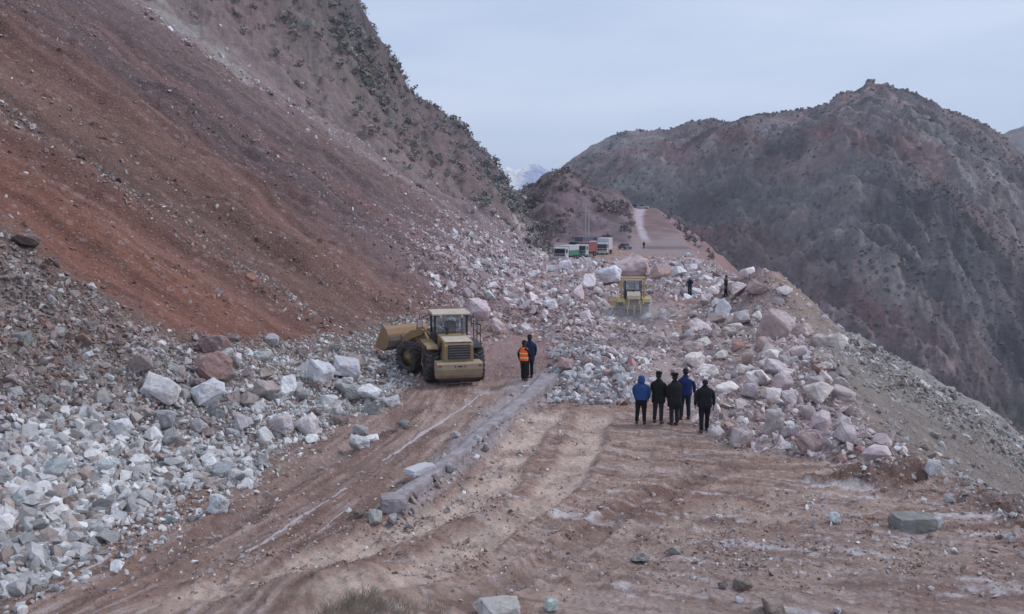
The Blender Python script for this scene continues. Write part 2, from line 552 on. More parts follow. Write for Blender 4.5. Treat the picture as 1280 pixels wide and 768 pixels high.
# pale tongue of fines at the top of the scree border
TONG = fan([(262, 62), (300, 100), (318, 108), (314, 96), (286, 70), (250, 40), (200, 5), (185, 8), (225, 42)])
put(inside(TONG, wa, wb_, .006) * .7, alb(128, 122, 126))

# ---- the mountain behind
mcol = np.tile(alb(80, 71, 80), (len(X), 1))
g1 = fbm(X * .05, Y * .04, 241, 5); g2 = fbm(X * .25, Y * .2, 242, 5)
g3 = fbm(X * 1.1, Y * .8, 243, 4)
mcol = mcol * (1 + .6 * g2 + .5 * g3)[:, None]
def mput(base, m, c): return base + (c - base) * np.clip(m, 0, 1)[:, None]
mcol = mput(mcol, smooth(-.02, .25, g1) * .8, alb(66, 67, 77))
mcol = mput(mcol, smooth(-.05, -.4, g1) * .6, alb(96, 78, 84))
mcol = mput(mcol, smooth(8, 2, P) * .8, alb(112, 92, 98))
mcol = mput(mcol, smooth(.25, .5, g2) * .4, alb(64, 62, 72))
onm = smooth(0, 1.5, P) * w
C = C + (mcol - C) * onm[:, None]
# road-cut faces beside the lorries
for poly, c in (([(640, 268), (652, 272), (668, 296), (672, 300), (655, 300), (646, 284)], (150, 134, 140)), ([(690, 290), (702, 284), (709, 300), (706, 312), (694, 306)], (150, 130, 130))):
    put(inside(fan(poly), A, B, .003) * .7, alb(*c))

# ---- knoll and spur
far = smooth(196, 212, Y)
u_ = 640 + 1108 * X / Y
kcol = np.tile(alb(90, 74, 84), (len(X), 1)) * (1 + .7 * fbm(X * .25, Y * .2, 251, 6))[:, None]
kcol = mput(kcol, smooth(.1, .4, fbm(X * .08, Y * .06, 252, 4)) * .6, alb(84, 76, 88))
C = C + (kcol - C) * (far * (1 - smooth(786, 800, u_)))[:, None]
un_ = u_ + 5 * fbm(X * .12, Y * .12, 255, 4)
put(smooth(786, 800, un_) * smooth(196, 206, Y), alb(104, 82, 86))
C *= (1 + smooth(170, 200, Y) * .55 * fbm(X * .18, Y * .12, 259, 6))[:, None]
put(smooth(780, 796, un_) * smooth(150, 175, Y) * smooth(236, 214, Y + 8 * fbm(X * .1, Y * .05, 256, 3)), alb(116, 102, 110))
road_u = np.interp(Y, [190, 205, 222, 245, 270, 300, 315], [812, 809, 804, 799, 797, 799, 800]) + 1.2 * fbm(X * .1, Y * .1, 257, 3)
put(smooth(800, 812, un_) * np.exp(-((Y - 192 - 3 * fbm(X * .2, Y * .1, 254, 3)) / 7) ** 2) * .8, alb(92, 70, 70))
put(smooth(.1, .4, fbm(X * .1, Y * .06, 253, 5)) * smooth(180, 200, Y) * smooth(796, 806, un_) * .5, alb(92, 72, 74))
rd = np.exp(-((u_ - road_u) / np.interp(Y, [205, 245, 300], [6, 4.5, 8])) ** 4) * smooth(204, 222, Y)
put(rd * .8 * (.8 + .5 * fbm(X * .3, Y * .3, 258, 4)), alb(162, 150, 170))

# ---- right-hand drop
on_drop = smooth(-.2, .9, dr + .3 * fbm(X * 1.5, Y * 1.5, 260, 3))
yd = Y * (1 + .05 * fbm(P2 * .08, Y * .1, 261, 4))
db = [(15, (118, 96, 96)), (20, (106, 96, 97)), (24, (110, 99, 99)), (34, (114, 102, 103)), (42, (116, 105, 106)), (47, (112, 107, 108)), (53, (122, 117, 121)), (57, (122, 107, 102)), (62, (118, 101, 96)), (80, (112, 96, 95)), (150, (112, 90, 92)),
      (200, (118, 90, 94)), (300, (114, 86, 92)), (440, (110, 84, 90))]
dcol = np.stack([np.interp(yd, [b[0] for b in db], np.array([alb(*b[1]) for b in db])[:, i]) for i in range(3)], 1)
dcol = dcol * (1 + .30 * fbm(P2 * .06, Y * 1.2, 262, 5))[:, None]
C = C + (dcol - C) * on_drop[:, None]
scrubby = smooth(150, 200, Y) * smooth(.0, .35, fbm(X * .12, Y * .1, 263, 4))
put(on_drop * scrubby * .5, alb(80, 76, 88))

outer = smooth(-.3, 1.6, X - x_rim(Y)) * smooth(36, 42, Y) * smooth(78, 70, Y)
put(outer * (1 - on_drop) * .85, alb(122, 108, 108))
put(outer * smooth(56, 62, Y) * .5, alb(120, 98, 92))
Z = Z - outer * (1 - on_drop) * .10 * np.maximum(X - x_rim(Y), 0)
# rough relief where it is rubble
rough_m = np.clip(MASK['apron'] + MASK['middle'] + MASK['ridge'] * (1 - .6 * outer) + MASK['heap'] + .4 * outer, 0, 1)
peb = .4 + .6 * np.clip(rough_m + on_scree * .45 + onm * .1 + on_drop * .5, 0, 1)
peb = peb * (1 - MASK['ramp'] * .5) * (1 - far)
peb = peb * smooth(175, 120, Y)
Z = Z + rough_m * fbm(X * 1.1, Y * 1.1, 271, 4) * .28 + on_scree * smooth(2, 6, P) * (fbm(X * .8, Y * .8, 272, 5) * .16)
C = np.clip(C, .01, .8)

V = np.stack([X, Y, Z], 1)
idx = np.arange(NR * NC).reshape(NR, NC)
F = np.stack([idx[:-1, :-1].ravel(), idx[:-1, 1:].ravel(), idx[1:, 1:].ravel(), idx[1:, :-1].ravel()], 1)
terrain = link('terrain', mesh_np('terrain', V, F, C, True, {'pebble': peb}), MAT_GROUND)
tag(terrain, 'broken mountain bench road below a reddish scree slope, falling away steeply on the right', kind='structure')

ZG = Z.reshape(NR, NC)
LY0, LDY = math.log(5.5), (math.log(440) - math.log(5.5)) / (NR - 1)
def ground(x, y):
    """height of the finished terrain mesh (bilinear in its own grid)"""
    a = x / y
    r = (math.log(y) - LY0) / LDY
    i = min(max(int(r), 0), NR - 2); fr = r - i
    j = int(np.searchsorted(acs, a)) - 1
    j = min(max(j, 0), NC - 2); fc = (a - acs[j]) / (acs[j + 1] - acs[j])
    return float((ZG[i, j] * (1 - fc) + ZG[i, j + 1] * fc) * (1 - fr) + (ZG[i + 1, j] * (1 - fc) + ZG[i + 1, j + 1] * fc) * fr)

_ZGf = ZG
def GT(u, v):
    """sight line on the finished mesh"""
    d = ray(u, v)
    py = None
    for y in np.geomspace(9, 420, 1500):
        t = y / d[1]
        if CAM_H + d[2] * t < ground(d[0] * t, y):
            break
    return Vector((d[0] * t, float(y), ground(d[0] * t, y)))

# ------------------------------------------------------------------ valley floor, big mountain, far ranges
def mountain_material(name, veg=(.045, .05, .05), stone=(.30, .29, .29), s=1.0):
    m, t, b = new_mat(name)
    k = NB(t)
    v = k.coord()
    col = k.attr('col').outputs['Color']
    n1 = k.noise(v, .012 * s, 8, .6); n2 = k.noise(v, .07 * s, 7, .65); n3 = k.noise(v, .30 * s, 5, .6)
    f = k.math('ADD', k.math('ADD', k.math('MULTIPLY', n1, 1.1), k.math('MULTIPLY', n2, 1.5)), k.math('MULTIPLY', n3, 1.3))
    f = k.math('ADD', f, -.97)
    sc_ = k.n('ShaderNodeVectorMath', operation='SCALE'); k.l(col, sc_.inputs[0]); k.l(f, sc_.inputs['Scale'])
    c = sc_.outputs[0]
    bush = k.voro(v, .16 * s)
    bm = k.math('MULTIPLY', k.ramp(bush.outputs['Distance'], (.22, 1.0), (.40, 0.0)), k.ramp(n2, (.46, 0.0), (.58, 1.0)))
    c = k.mix(k.math('MULTIPLY', bm, .75), c, veg)
    k.l(c, b.inputs['Base Color'])
    nr = k.bump(k.noise(v, .05 * s, 10, .65), 9 / s, .9)
    nr = k.bump(k.noise(v, .35 * s, 6, .7), 1.2 / s, .8, nr)
    k.l(nr, b.inputs['Normal'])
    return m

def fan_sheet(name, a0, a1, na, y0, y1, ny, zf, cf, mat, label):
    a = np.linspace(a0, a1, na); y = np.linspace(y0, y1, ny)
    AA, YY = np.meshgrid(a, y); AA, YY = AA.ravel(), YY.ravel(); XX = AA * YY
    ZZ = zf(XX, YY)
    CC = cf(XX, YY, ZZ)
    ii = np.arange(na * ny).reshape(ny, na)
    FF = np.stack([ii[:-1, :-1].ravel(), ii[:-1, 1:].ravel(), ii[1:, 1:].ravel(), ii[1:, :-1].ravel()], 1)
    o = link(name, mesh_np(name, np.stack([XX, YY, ZZ], 1), FF, CC, True), mat)
    tag(o, label, kind='structure')
    return o

ridge_px = T((400, 330), (560, 300), (620, 262), (650, 246), (672, 228), (690, 215), (705, 203), (722, 190), (742, 178), (760, 170), (775, 164), (790, 162), (830, 162), (845, 156), (860, 151), (885, 149),
             (900, 152), (920, 149), (940, 144), (960, 143), (985, 140), (1000, 138), (1012, 137), (1030, 130), (1040, 119), (1052, 116), (1068, 114), (1074, 106), (1080, 103), (1086, 109), (1098, 109), (1112, 113),
             (1130, 119), (1150, 127), (1170, 136), (1185, 141), (1205, 147), (1222, 154), (1240, 166), (1260, 182), (1290, 206), (1340, 240), (1500, 300), (1900, 330))
ridge_y = T((400, 1050), (690, 980), (800, 930), (900, 880), (1080, 820), (1210, 790), (1300, 770), (1900, 760))
_ru = np.arange(300, 2000, 4.0)
_rs = np.convolve(np.pad(ridge_px(_ru), 45, mode='edge'), np.hanning(91) / np.hanning(91).sum(), mode='valid')
def big_z(x, y):
    u = 640 + 1108 * x / y
    yr = ridge_y(u)
    d = yr - y
    ws = np.exp(-np.abs(d) / 70)
    uw = u + 60 * fbm(x * .006, y * .006, 500, 3) * (1 - ws)
    prof = ridge_px(u) * ws + np.interp(uw, _ru, _rs) * (1 - ws)
    zr = CAM_H + (264 - prof) / 1108 * yr * 1.035
    face = .57 * np.maximum(d, 0) + .00016 * np.maximum(d, 0) ** 2
    back = .45 * np.maximum(-d, 0)
    z = zr - face - back
    dd = smooth(0, 80, np.abs(d))
    # ribs and gullies that run down to the right
    s_ = x * .80 + y * .60
    r2 = x * .60 - y * .80
    amp = smooth(15, 180, np.abs(d))
    z = z + amp * (ridged(s_ * .0070, r2 * .0026, 501, 5, .5) * 42 + ridged(x * .020, y * .011, 502, 5, .55) * 17)
    z = z + dd * ridged(x * .05, y * .04, 503, 4, .55) * 9
    z = z + dd * np.maximum(ridged(s_ * .035 + .6 * fbm(x * .02, y * .02, 518, 3), r2 * .006, 519, 4), .1) * 12
    z = z + fbm(x * .09, y * .06, 504, 3) * 3.5
    # long spur running down to the right from below the peak
    for (x0, y0, x1, y1, h, wd) in ((352, 735, 500, 470, 15, 40), (150, 800, 330, 500, 11, 34), (440, 720, 600, 470, 14, 40)):
        ex, ey = x1 - x0, y1 - y0
        t = np.clip(((x - x0) * ex + (y - y0) * ey) / (ex * ex + ey * ey), -.1, 1.2)
        dist = np.hypot(x - x0 - t * ex, y - y0 - t * ey) + 6 * fbm(x * .03, y * .03, 505, 3)
        z = z + h * np.exp(-np.abs(dist) / wd) * smooth(-.1, .25, t)
    return np.maximum(z, -132 + 5 * fbm(x * .02, y * .02, 506, 4))
def big_c(x, y, z):
    n = len(x)
    c = np.tile(alb(90, 75, 82), (n, 1))
    c = c * (1 + .5 * fbm(x * .03, y * .02, 511, 6))[:, None]
    s_ = x * .80 + y * .60; r2 = x * .60 - y * .80
    red = fbm(s_ * .018, r2 * .0035, 512, 4)
    c = mput(c, smooth(.02, .26, red) * .75, alb(98, 66, 72))
    grn = fbm(s_ * .012 + 9, r2 * .004, 513, 4)
    c = mput(c, smooth(.08, .35, grn) * .6, alb(66, 70, 78))
    dark = fbm(x * .018, y * .012, 514, 5)
    c = mput(c, smooth(.04, .25, dark) * .75, alb(40, 40, 52))
    crop = fbm(s_ * .02, r2 * .008, 515, 5)
    c = mput(c, smooth(.22, .36, crop + .25 * fbm(x * .12, y * .09, 520, 4)) * .38, alb(100, 98, 104))
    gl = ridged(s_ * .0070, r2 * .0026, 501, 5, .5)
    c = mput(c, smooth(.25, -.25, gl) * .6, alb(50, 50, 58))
    crop2 = ridged(s_ * .035 + .6 * fbm(x * .02, y * .02, 518, 3), r2 * .006, 519, 4)
    c = mput(c, smooth(.45, .75, crop2) * smooth(-.1, .25, crop) * .45, alb(112, 104, 106))
    st_ = ridged(s_ * .05, r2 * .012, 516, 4)
    c = c * (1 + .6 * st_ + .45 * fbm(x * .10, y * .07, 517, 5))[:, None]
    low = smooth(-78, -104, z)
    c = mput(c, low * .8, alb(82, 80, 80))
    u = 640 + 1108 * x / y
    yr = ridge_y(u)
    c = mput(c, np.exp(-((u - 960) / 26) ** 2 - ((yr - y - 70) / 45) ** 2) * .7, alb(118, 108, 126))
    c = mput(c, np.exp(-((u - 1205) / 22) ** 2) * np.exp(-((y - 560) / 60) ** 2) * smooth(-.1, .2, crop) * .8, alb(112, 116, 122))
    return np.clip(c, .01, .7)
MAT_BIG = mountain_material('far_mountain_rock')
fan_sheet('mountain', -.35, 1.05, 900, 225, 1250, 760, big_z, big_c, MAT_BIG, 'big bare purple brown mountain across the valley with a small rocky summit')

def ridge_sheet(name, pts, yr, depth, col, label, mat, nz):
    prof = T(*pts)
    def zf(x, y):
        u = 640 + 1108 * x / y
        zr = CAM_H + (264 - prof(u)) / 1108 * yr * 1.03
        return np.maximum(zr - .5 * np.abs(yr - y) + ridged(x * nz, y * nz, 521, 6) * .05 * depth, -150)
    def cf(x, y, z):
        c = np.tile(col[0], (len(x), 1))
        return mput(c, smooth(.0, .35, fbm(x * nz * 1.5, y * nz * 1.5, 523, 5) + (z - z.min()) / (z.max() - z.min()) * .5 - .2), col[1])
    lo, hi = (pts[0][0] - 640) / 1108, (pts[-1][0] - 640) / 1108
    return fan_sheet(name, lo, hi, 260, yr - depth, yr + depth * .4, 160, zf, cf, mat, label)
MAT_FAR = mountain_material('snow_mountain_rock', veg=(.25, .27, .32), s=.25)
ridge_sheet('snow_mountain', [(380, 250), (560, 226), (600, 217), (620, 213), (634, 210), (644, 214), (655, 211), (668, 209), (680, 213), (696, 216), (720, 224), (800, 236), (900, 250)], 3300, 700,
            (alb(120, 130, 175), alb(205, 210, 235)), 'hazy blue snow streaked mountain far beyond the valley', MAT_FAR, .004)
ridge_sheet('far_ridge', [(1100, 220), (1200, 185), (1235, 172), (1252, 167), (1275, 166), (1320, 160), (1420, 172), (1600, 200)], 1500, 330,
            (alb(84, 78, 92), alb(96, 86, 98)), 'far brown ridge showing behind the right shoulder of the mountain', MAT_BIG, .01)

bm = bmesh.new()
bmesh.ops.create_grid(bm, x_segments=60, y_segments=60, size=6000)
for v_ in bm.verts: v_.co.z = -134 + 2 * math.sin(v_.co.x * .01) * math.cos(v_.co.y * .013)
me = bpy.data.meshes.new('valley_floor'); bm.to_mesh(me); bm.free()
mvf, t_, b_ = new_mat('valley_soil'); k = NB(t_)
k.l(k.ramp(k.noise(k.coord(), .02, 6), (.3, (.10, .095, .09)), (.7, (.17, .15, .14))), b_.inputs['Base Color'])
vf = link('valley_floor', me, mvf); tag(vf, 'valley floor far below the road', kind='structure')

# ------------------------------------------------------------------ the air
def air(density):
    bm = bmesh.new()
    bmesh.ops.create_cube(bm, size=1)
    me = bpy.data.meshes.new('haze'); bm.to_mesh(me); bm.free()
    m = bpy.data.materials.new('air'); m.use_nodes = True
    t = m.node_tree
    for n in list(t.nodes):
        if n.type == 'BSDF_PRINCIPLED': t.nodes.remove(n)
    pv = t.nodes.new('ShaderNodeVolumePrincipled')
    pv.inputs['Color'].default_value = (.90, .93, 1.0, 1)
    pv.inputs['Density'].default_value = density
    pv.inputs['Anisotropy'].default_value = .1
    out = [n for n in t.nodes if n.type == 'OUTPUT_MATERIAL'][0]
    t.links.new(pv.outputs['Volume'], out.inputs['Volume'])
    o = link('haze', me, m)
    o.scale = (7000, 4700, 395)
    o.location = (600, 2200, -140 + 197.5)
    tag(o, 'thin bluish haze that veils the far mountains', kind='stuff')
air(.00017)

# ------------------------------------------------------------------ stones
def hull(npts, seed, flat=(1, .85, .7), box=.0):
    r = random.Random(seed)
    bm = bmesh.new()
    for i in range(npts):
        while True:
            p = Vector((r.uniform(-1, 1), r.uniform(-1, 1), r.uniform(-1, 1)))
            if .05 < p.length: break
        q = p.normalized()
        mx_ = max(abs(q.x), abs(q.y), abs(q.z))
        q = q * (1 - box) + (q / mx_) * .8 * box
        q *= r.uniform(.86, 1.1)
        bm.verts.new((q.x * flat[0] * .5, q.y * flat[1] * .5, q.z * flat[2] * .5))
    res = bmesh.ops.convex_hull(bm, input=bm.verts)
    bmesh.ops.delete(bm, geom=[g for g in res['geom_interior'] if isinstance(g, bmesh.types.BMVert)], context='VERTS')
    loose = [v for v in bm.verts if not v.link_faces]
    bmesh.ops.delete(bm, geom=loose, context='VERTS')
    return bm

def arrays(bm):
    bmesh.ops.triangulate(bm, faces=bm.faces)
    bm.verts.ensure_lookup_table()
    for i, v in enumerate(bm.verts): v.index = i
    return np.array([v.co[:] for v in bm.verts]), np.array([[v.index for v in f.verts] for f in bm.faces])

SMALL = []
for s in range(22):
    r = random.Random(900 + s)
    bm = hull(r.choice([9, 10, 12, 14]), 40 + s, (1, r.uniform(.6, .95), r.uniform(.45, .8)), r.uniform(0, .7))
    SMALL.append(arrays(bm)); bm.free()

def stone_material(name, use_attr=True):
    m, t, b = new_mat(name)
    k = NB(t)
    v = k.coord()
    if use_attr:
        base = k.attr('col').outputs['Color']
        vv = v
    else:
        oi = k.n('ShaderNodeObjectInfo')
        base = oi.outputs['Color']
        off = k.n('ShaderNodeVectorMath', operation='SCALE'); off.inputs[0].default_value = (37, 91, 53)
        k.l(oi.outputs['Random'], off.inputs['Scale'])
        ad = k.n('ShaderNodeVectorMath', operation='ADD'); k.l(v, ad.inputs[0]); k.l(off.outputs[0], ad.inputs[1])
        vv = ad.outputs[0]
    n1 = k.noise(vv, 2.2, 7, .62, .3); n2 = k.noise(vv, 9, 6, .65)
    f = k.math('ADD', k.math('ADD', k.math('MULTIPLY', n1, .9), k.math('MULTIPLY', n2, .7)), .22)
    sc_ = k.n('ShaderNodeVectorMath', operation='SCALE'); k.l(base, sc_.inputs[0]); k.l(f, sc_.inputs['Scale'])
    c = sc_.outputs[0]
    n3 = k.noise(vv, 1.7, 5, .6)
    c = k.mix(k.math('MULTIPLY', k.ramp(n3, (.54, 0.0), (.66, 1.0)), .40), c, alb(172, 168, 186))      # chalky calcite faces
    n4 = k.noise(vv, 1.3, 4, .6)
    c = k.mix(k.math('MULTIPLY', k.ramp(n4, (.56, 0.0), (.66, 1.0)), .28), c, alb(112, 90, 92))        # iron stain
    k.l(c, b.inputs['Base Color'])
    nr = k.bump(k.noise(vv, 3.0, 9, .7), .16 if not use_attr else .10, .9)
    nr = k.bump(k.voro(vv, 3.5, 'DISTANCE_TO_EDGE').outputs['Distance'], .05, .5, nr)
    k.l(nr, b.inputs['Normal'])
    b.inputs['Roughness'].default_value = .88
    return m
MAT_RUB = stone_material('rubble_stone')
MAT_BOULD = stone_material('boulder_stone', False)

AC, LC = A.reshape(NR, NC), B.reshape(NR, NC)
def scatter(weight, n, rng, big=1.0):
    """n ground points, spread evenly in the fan chart under a weight mask"""
    wgt = np.where((np.abs(A) < .72), weight, 0) ** big
    # columns outside the centre are wider than the rest
    cdf = np.cumsum(wgt); cdf /= cdf[-1]
    i = np.searchsorted(cdf, rng.random(n))
    i = np.minimum(i, len(wgt) - NC - 2)
    a = A[i] + (rng.random(n) - .5) * .0016
    y = np.exp(B[i] + (rng.random(n) - .5) * LDY)
    return a * y, y, Z[i], i

def rot_mats(n, rng, tilt=1.0):
    q = rng.normal(size=(n, 4)); q[:, 1:3] *= tilt; q[:, 0] = np.abs(q[:, 0]) + (1 - tilt) * 1.5
    q /= np.linalg.norm(q, axis=1)[:, None]
    w_, x, y, z = q.T
    return np.stack([np.stack([1 - 2 * (y * y + z * z), 2 * (x * y - z * w_), 2 * (x * z + y * w_)], 1),
                     np.stack([2 * (x * y + z * w_), 1 - 2 * (x * x + z * z), 2 * (y * z - x * w_)], 1),
                     np.stack([2 * (x * z - y * w_), 2 * (y * z + x * w_), 1 - 2 * (x * x + y * y)], 1)], 1)

class Stones:
    def __init__(s): s.v, s.f, s.c, s.n = [], [], [], 0
    def add(s, x, y, z, size, cols, rng, tilt=.8):
        R = rot_mats(len(x), rng, tilt)
        kind = rng.integers(0, len(SMALL), len(x))
        sh = rng.uniform(.8, 1.2, (len(x), 3))
        for k_ in range(len(SMALL)):
            j = np.nonzero(kind == k_)[0]
            if not len(j): continue
            bv, bf = SMALL[k_]
            P_ = np.einsum('nij,nvj->nvi', R[j], bv[None] * sh[j][:, None]) * size[j][:, None, None]
            P_[:, :, 0] += x[j][:, None]; P_[:, :, 1] += y[j][:, None]; P_[:, :, 2] += z[j][:, None]
            nv = len(bv)
            s.v.append(P_.reshape(-1, 3))
            s.f.append((bf[None] + (s.n + np.arange(len(j)) * nv)[:, None, None]).reshape(-1, 3))
            s.c.append(np.repeat(cols[j], nv, axis=0))
            s.n += nv * len(j)
    def build(s, name, label):
        o = link(name, mesh_np(name, np.concatenate(s.v), np.concatenate(s.f), np.clip(np.concatenate(s.c), .01, .8)), MAT_RUB)
        return tag(o, label, kind='stuff')

def palette(n, rng, entries):
    w_ = np.array([e[0] for e in entries], float); w_ /= w_.sum()
    c = np.array([alb(*e[1]) for e in entries])
    i = rng.choice(len(entries), n, p=w_)
    return c[i] * rng.uniform(.82, 1.42, (n, 1))

def spread(st, weight, n, med, sig, lo, hi, pal, minpx=1.6, up=.12, seed=0, tilt=.8, palfun=None):
    rng = np.random.default_rng(seed)
    x, y, z, i = scatter(weight, n, rng)
    size = np.clip(med * np.exp(sig * rng.normal(size=n)), lo, hi)
    size = np.maximum(size, minpx * y / 1108)
    cols = palette(n, rng, pal)
    if palfun is not None: cols = palfun(x, y, z, cols)
    cols = cols * (1 + np.where(y > 42, .65, .35) * fbm(x * .22, y * .12, 606, 4))[:, None] * np.where(y > 42, .90, 1.0)[:, None]
    st.add(x, y, z + size * (up + rng.uniform(-.12, .12, n)), size, cols, rng, tilt)

GREY = [(4, (138, 135, 144)), (3, (120, 118, 126)), (2, (158, 154, 164)), (2.4, (124, 110, 112)), (.6, (178, 174, 184))]
UPAP = [(4, (108, 94, 97)), (3, (118, 110, 115)), (3, (102, 80, 78)), (.6, (146, 140, 150))]
MAUVE = [(4, (146, 132, 142)), (3.4, (166, 154, 166)), (2.6, (126, 106, 114)), (1.8, (186, 178, 192)), (1.0, (106, 90, 97))]
SCREE = [(3, (112, 90, 90)), (2.4, (122, 84, 76)), (1.8, (138, 128, 136)), (.8, (164, 156, 164)), (2, (92, 74, 76))]
RIDGE = [(4, (140, 124, 132)), (3, (152, 140, 148)), (2, (120, 104, 108)), (1.6, (172, 162, 174)), (1, (132, 100, 102))]
DEBR = [(3, (136, 128, 134)), (2, (122, 112, 116)), (1, (160, 156, 164)), (1.4, (112, 96, 96))]

ap = MASK['apron']
lowleft = smooth(29, 24, Y)
hollow = 1 - np.exp(-((X - 8.6) / 3.3) ** 2 - ((Y - 61) / 8.5) ** 4)
rub = Stones()
def ap_pal(x, y, z, c):
    pu = x_toe(y) - x
    t = smooth(2.8, 6.0, pu + 2.4 * fbm(x * .4, y * .4, 601, 3))[:, None]
    c2 = palette(len(x), np.random.default_rng(5), UPAP)
    return c * (1 - t) + c2 * t
spread(rub, ap * (1 - .4 * lowleft), 20000, .12, .5, .05, .5, GREY, 2.6, .05, 1, palfun=ap_pal)
spread(rub, ap * smooth(25.5, 21.5, Y + 2 * fbm(X * .4, Y * .4, 605, 3)) * smooth(5.5, 2.5, P), 3000, .26, .42, .12, .62, GREY, 3, .14, 2, palfun=ap_pal)
pm = MASK['middle'] * hollow * (1 - .8 * np.exp(-((X - 12.3) / 3.2) ** 4 - ((Y - 58) / 9) ** 4))
patch = .12 + .88 * smooth(-.12, .22, fbm(X * .16, Y * .09, 602, 4))
MIDP = [(4, (126, 106, 110)), (2.6, (142, 128, 135)), (3, (110, 88, 89)), (.8, (172, 162, 173))]
spread(rub, pm * patch * smooth(85, 60, Y), 9000, .20, .55, .06, .9, MIDP, 2.0, -.05, 3)
spread(rub, pm * patch * smooth(62, 80, Y), 8000, .26, .55, .08, 1.1, MAUVE, 2.2, .02, 11)
spread(rub, pm * patch * smooth(48, 66, Y), 3400, .50, .45, .3, 1.5, MAUVE, 3, .12, 4)
spread(rub, MASK['heap'], 2600, .20, .5, .08, .62, [(4, (138, 134, 146)), (3, (122, 114, 124)), (1.4, (166, 160, 172)), (2, (124, 98, 102))], 2.4, .12, 5)
spread(rub, MASK['ridge'] * (1 - .75 * outer) * (.4 + .6 * smooth(-.2, .15, fbm(X * .35, Y * .2, 603, 4))), 4600, .19, .55, .07, .95, RIDGE, 2.4, .08, 6)
spread(rub, MASK['mid2'], 3600, .16, .6, .05, .8, RIDGE + MAUVE[:2], 1.8, .05, 10)
spread(rub, MASK['ramp'], 900, .10, .5, .05, .4, RIDGE, 1.6, .05, 7)
rib = np.clip(on_drop + outer, 0, 1) * np.exp(-((Y - 48 - 2.5 * fbm(P2 * .2, Y * .1, 604, 3)) / 3.0) ** 2) * smooth(48, 26, P2)
spread(rub, rib + .015 * on_drop * (Y < 70), 5600, .20, .5, .1, .9, DEBR, 2.4, .06, 8)
toe_w = .6 * np.exp(-((P - 1.2) / 2.6) ** 2) * smooth(46, 60, Y) * smooth(150, 120, Y)
spread(rub, toe_w, 3000, .3, .5, .1, 1.1, MAUVE, 2.2, .05, 9)
rub_o = rub.build('rubble', 'broken grey and pinkish rock rubble of the landslide spread over slope foot and road')

sg = Stones()
train = smooth(.12, .42, fbm(P * .035, Y * .55, 611, 4)) + 1.6 * np.exp(-((ysc - 42) / .8) ** 2) + 1.0 * np.exp(-((ysc - 66) / 2.2) ** 2) + .7 * np.exp(-((ysc - 59) / 1.0) ** 2)
spread(sg, on_scree * (.10 + train) * smooth(30, 34, Y), 8000, .12, .5, .04, .6, SCREE, 1.5, .1, 21)
white_end = on_scree * smooth(15, 2, P) * smooth(55, 90, Y)
spread(sg, white_end, 8000, .20, .5, .08, 1.0, MAUVE, 1.7, .08, 22)
spread(sg, on_scree * np.exp(-((Y - 112) / 9) ** 2), 1600, .35, .5, .1, 1.6, MAUVE, 1.8, .1, 23)
spread(sg, on_scree * smooth(33, 27, Y), 1800, .16, .5, .05, .6, UPAP, 2.0, .1, 24)
tr1 = on_scree * np.exp(-((ysc - 42.3) / .75) ** 2) * smooth(-.2, .25, fbm(P * .25, Y * .5, 612, 3)) + .5 * on_scree * np.exp(-((ysc - 66) / 1.6) ** 2) * smooth(-.1, .3, fbm(P * .2, Y * .4, 613, 3)) * smooth(30, 20, P)
spread(sg, tr1, 1300, .13, .5, .05, .45, DEBR[:2] + UPAP[:3], 1.6, .05, 25)
sg.build('scree_stones', 'loose stones strewn in trains down the reddish scree slope')

gv = Stones()
bsc = bench * (1 - MASK['apron']) * smooth(15, 18, Y)
spread(gv, bsc * (.15 + smooth(.1, .4, fbm(X * .6, Y * .6, 621, 4))), 4200, .05, .55, .02, .22, DEBR + [(1, (178, 172, 186))], 1.3, .1, 31)
wall_debris = np.exp(-((X - (-3.2 + (Y - 20) * .29) - .6) / .8) ** 2) * smooth(19, 20, Y) * smooth(36, 33, Y)
spread(gv, wall_debris, 420, .10, .5, .04, .32, DEBR, 1.5, .15, 32)
spread(gv, (np.exp(-((X - 12.0) / 1.6) ** 2 - ((Y - 21.5) / 2.6) ** 2) + MASK['dark_soil'] * .2), 420, .10, .6, .03, .35, DEBR, 1.5, .1, 33)
spread(gv, bsc * smooth(22, 17, Y) * smooth(1, 5, X), 520, .07, .55, .03, .25, DEBR, 1.3, .1, 34)
spread(gv, np.exp(-((dl + .5) / .8) ** 2) * smooth(14, 17, Y) * smooth(45, 40, Y), 900, .12, .5, .04, .3, GREY, 1.5, .1, 35)
spread(gv, on_drop * (Y < 60) * smooth(14, 0, P2), 350, .10, .5, .05, .4, DEBR, 1.5, .1, 36)
CLOD = [(4, (122, 98, 96)), (3, (104, 80, 76)), (2, (136, 116, 116)), (.7, (160, 150, 156))]
spread(gv, bsc * (.25 + smooth(-.05, .3, fbm(r_ * .5, q * 1.6, 622, 4))), 9000, .035, .5, .015, .14, CLOD, 1.1, .1, 37)
spread(gv, bsc * smooth(24, 17, Y) * smooth(-.05, .3, fbm(X * .8, Y * .8, 623, 4)), 3500, .05, .5, .02, .18, CLOD, 1.1, .1, 38)
gv.build('gravel', 'scattered pebbles and broken stone on the churned road earth')

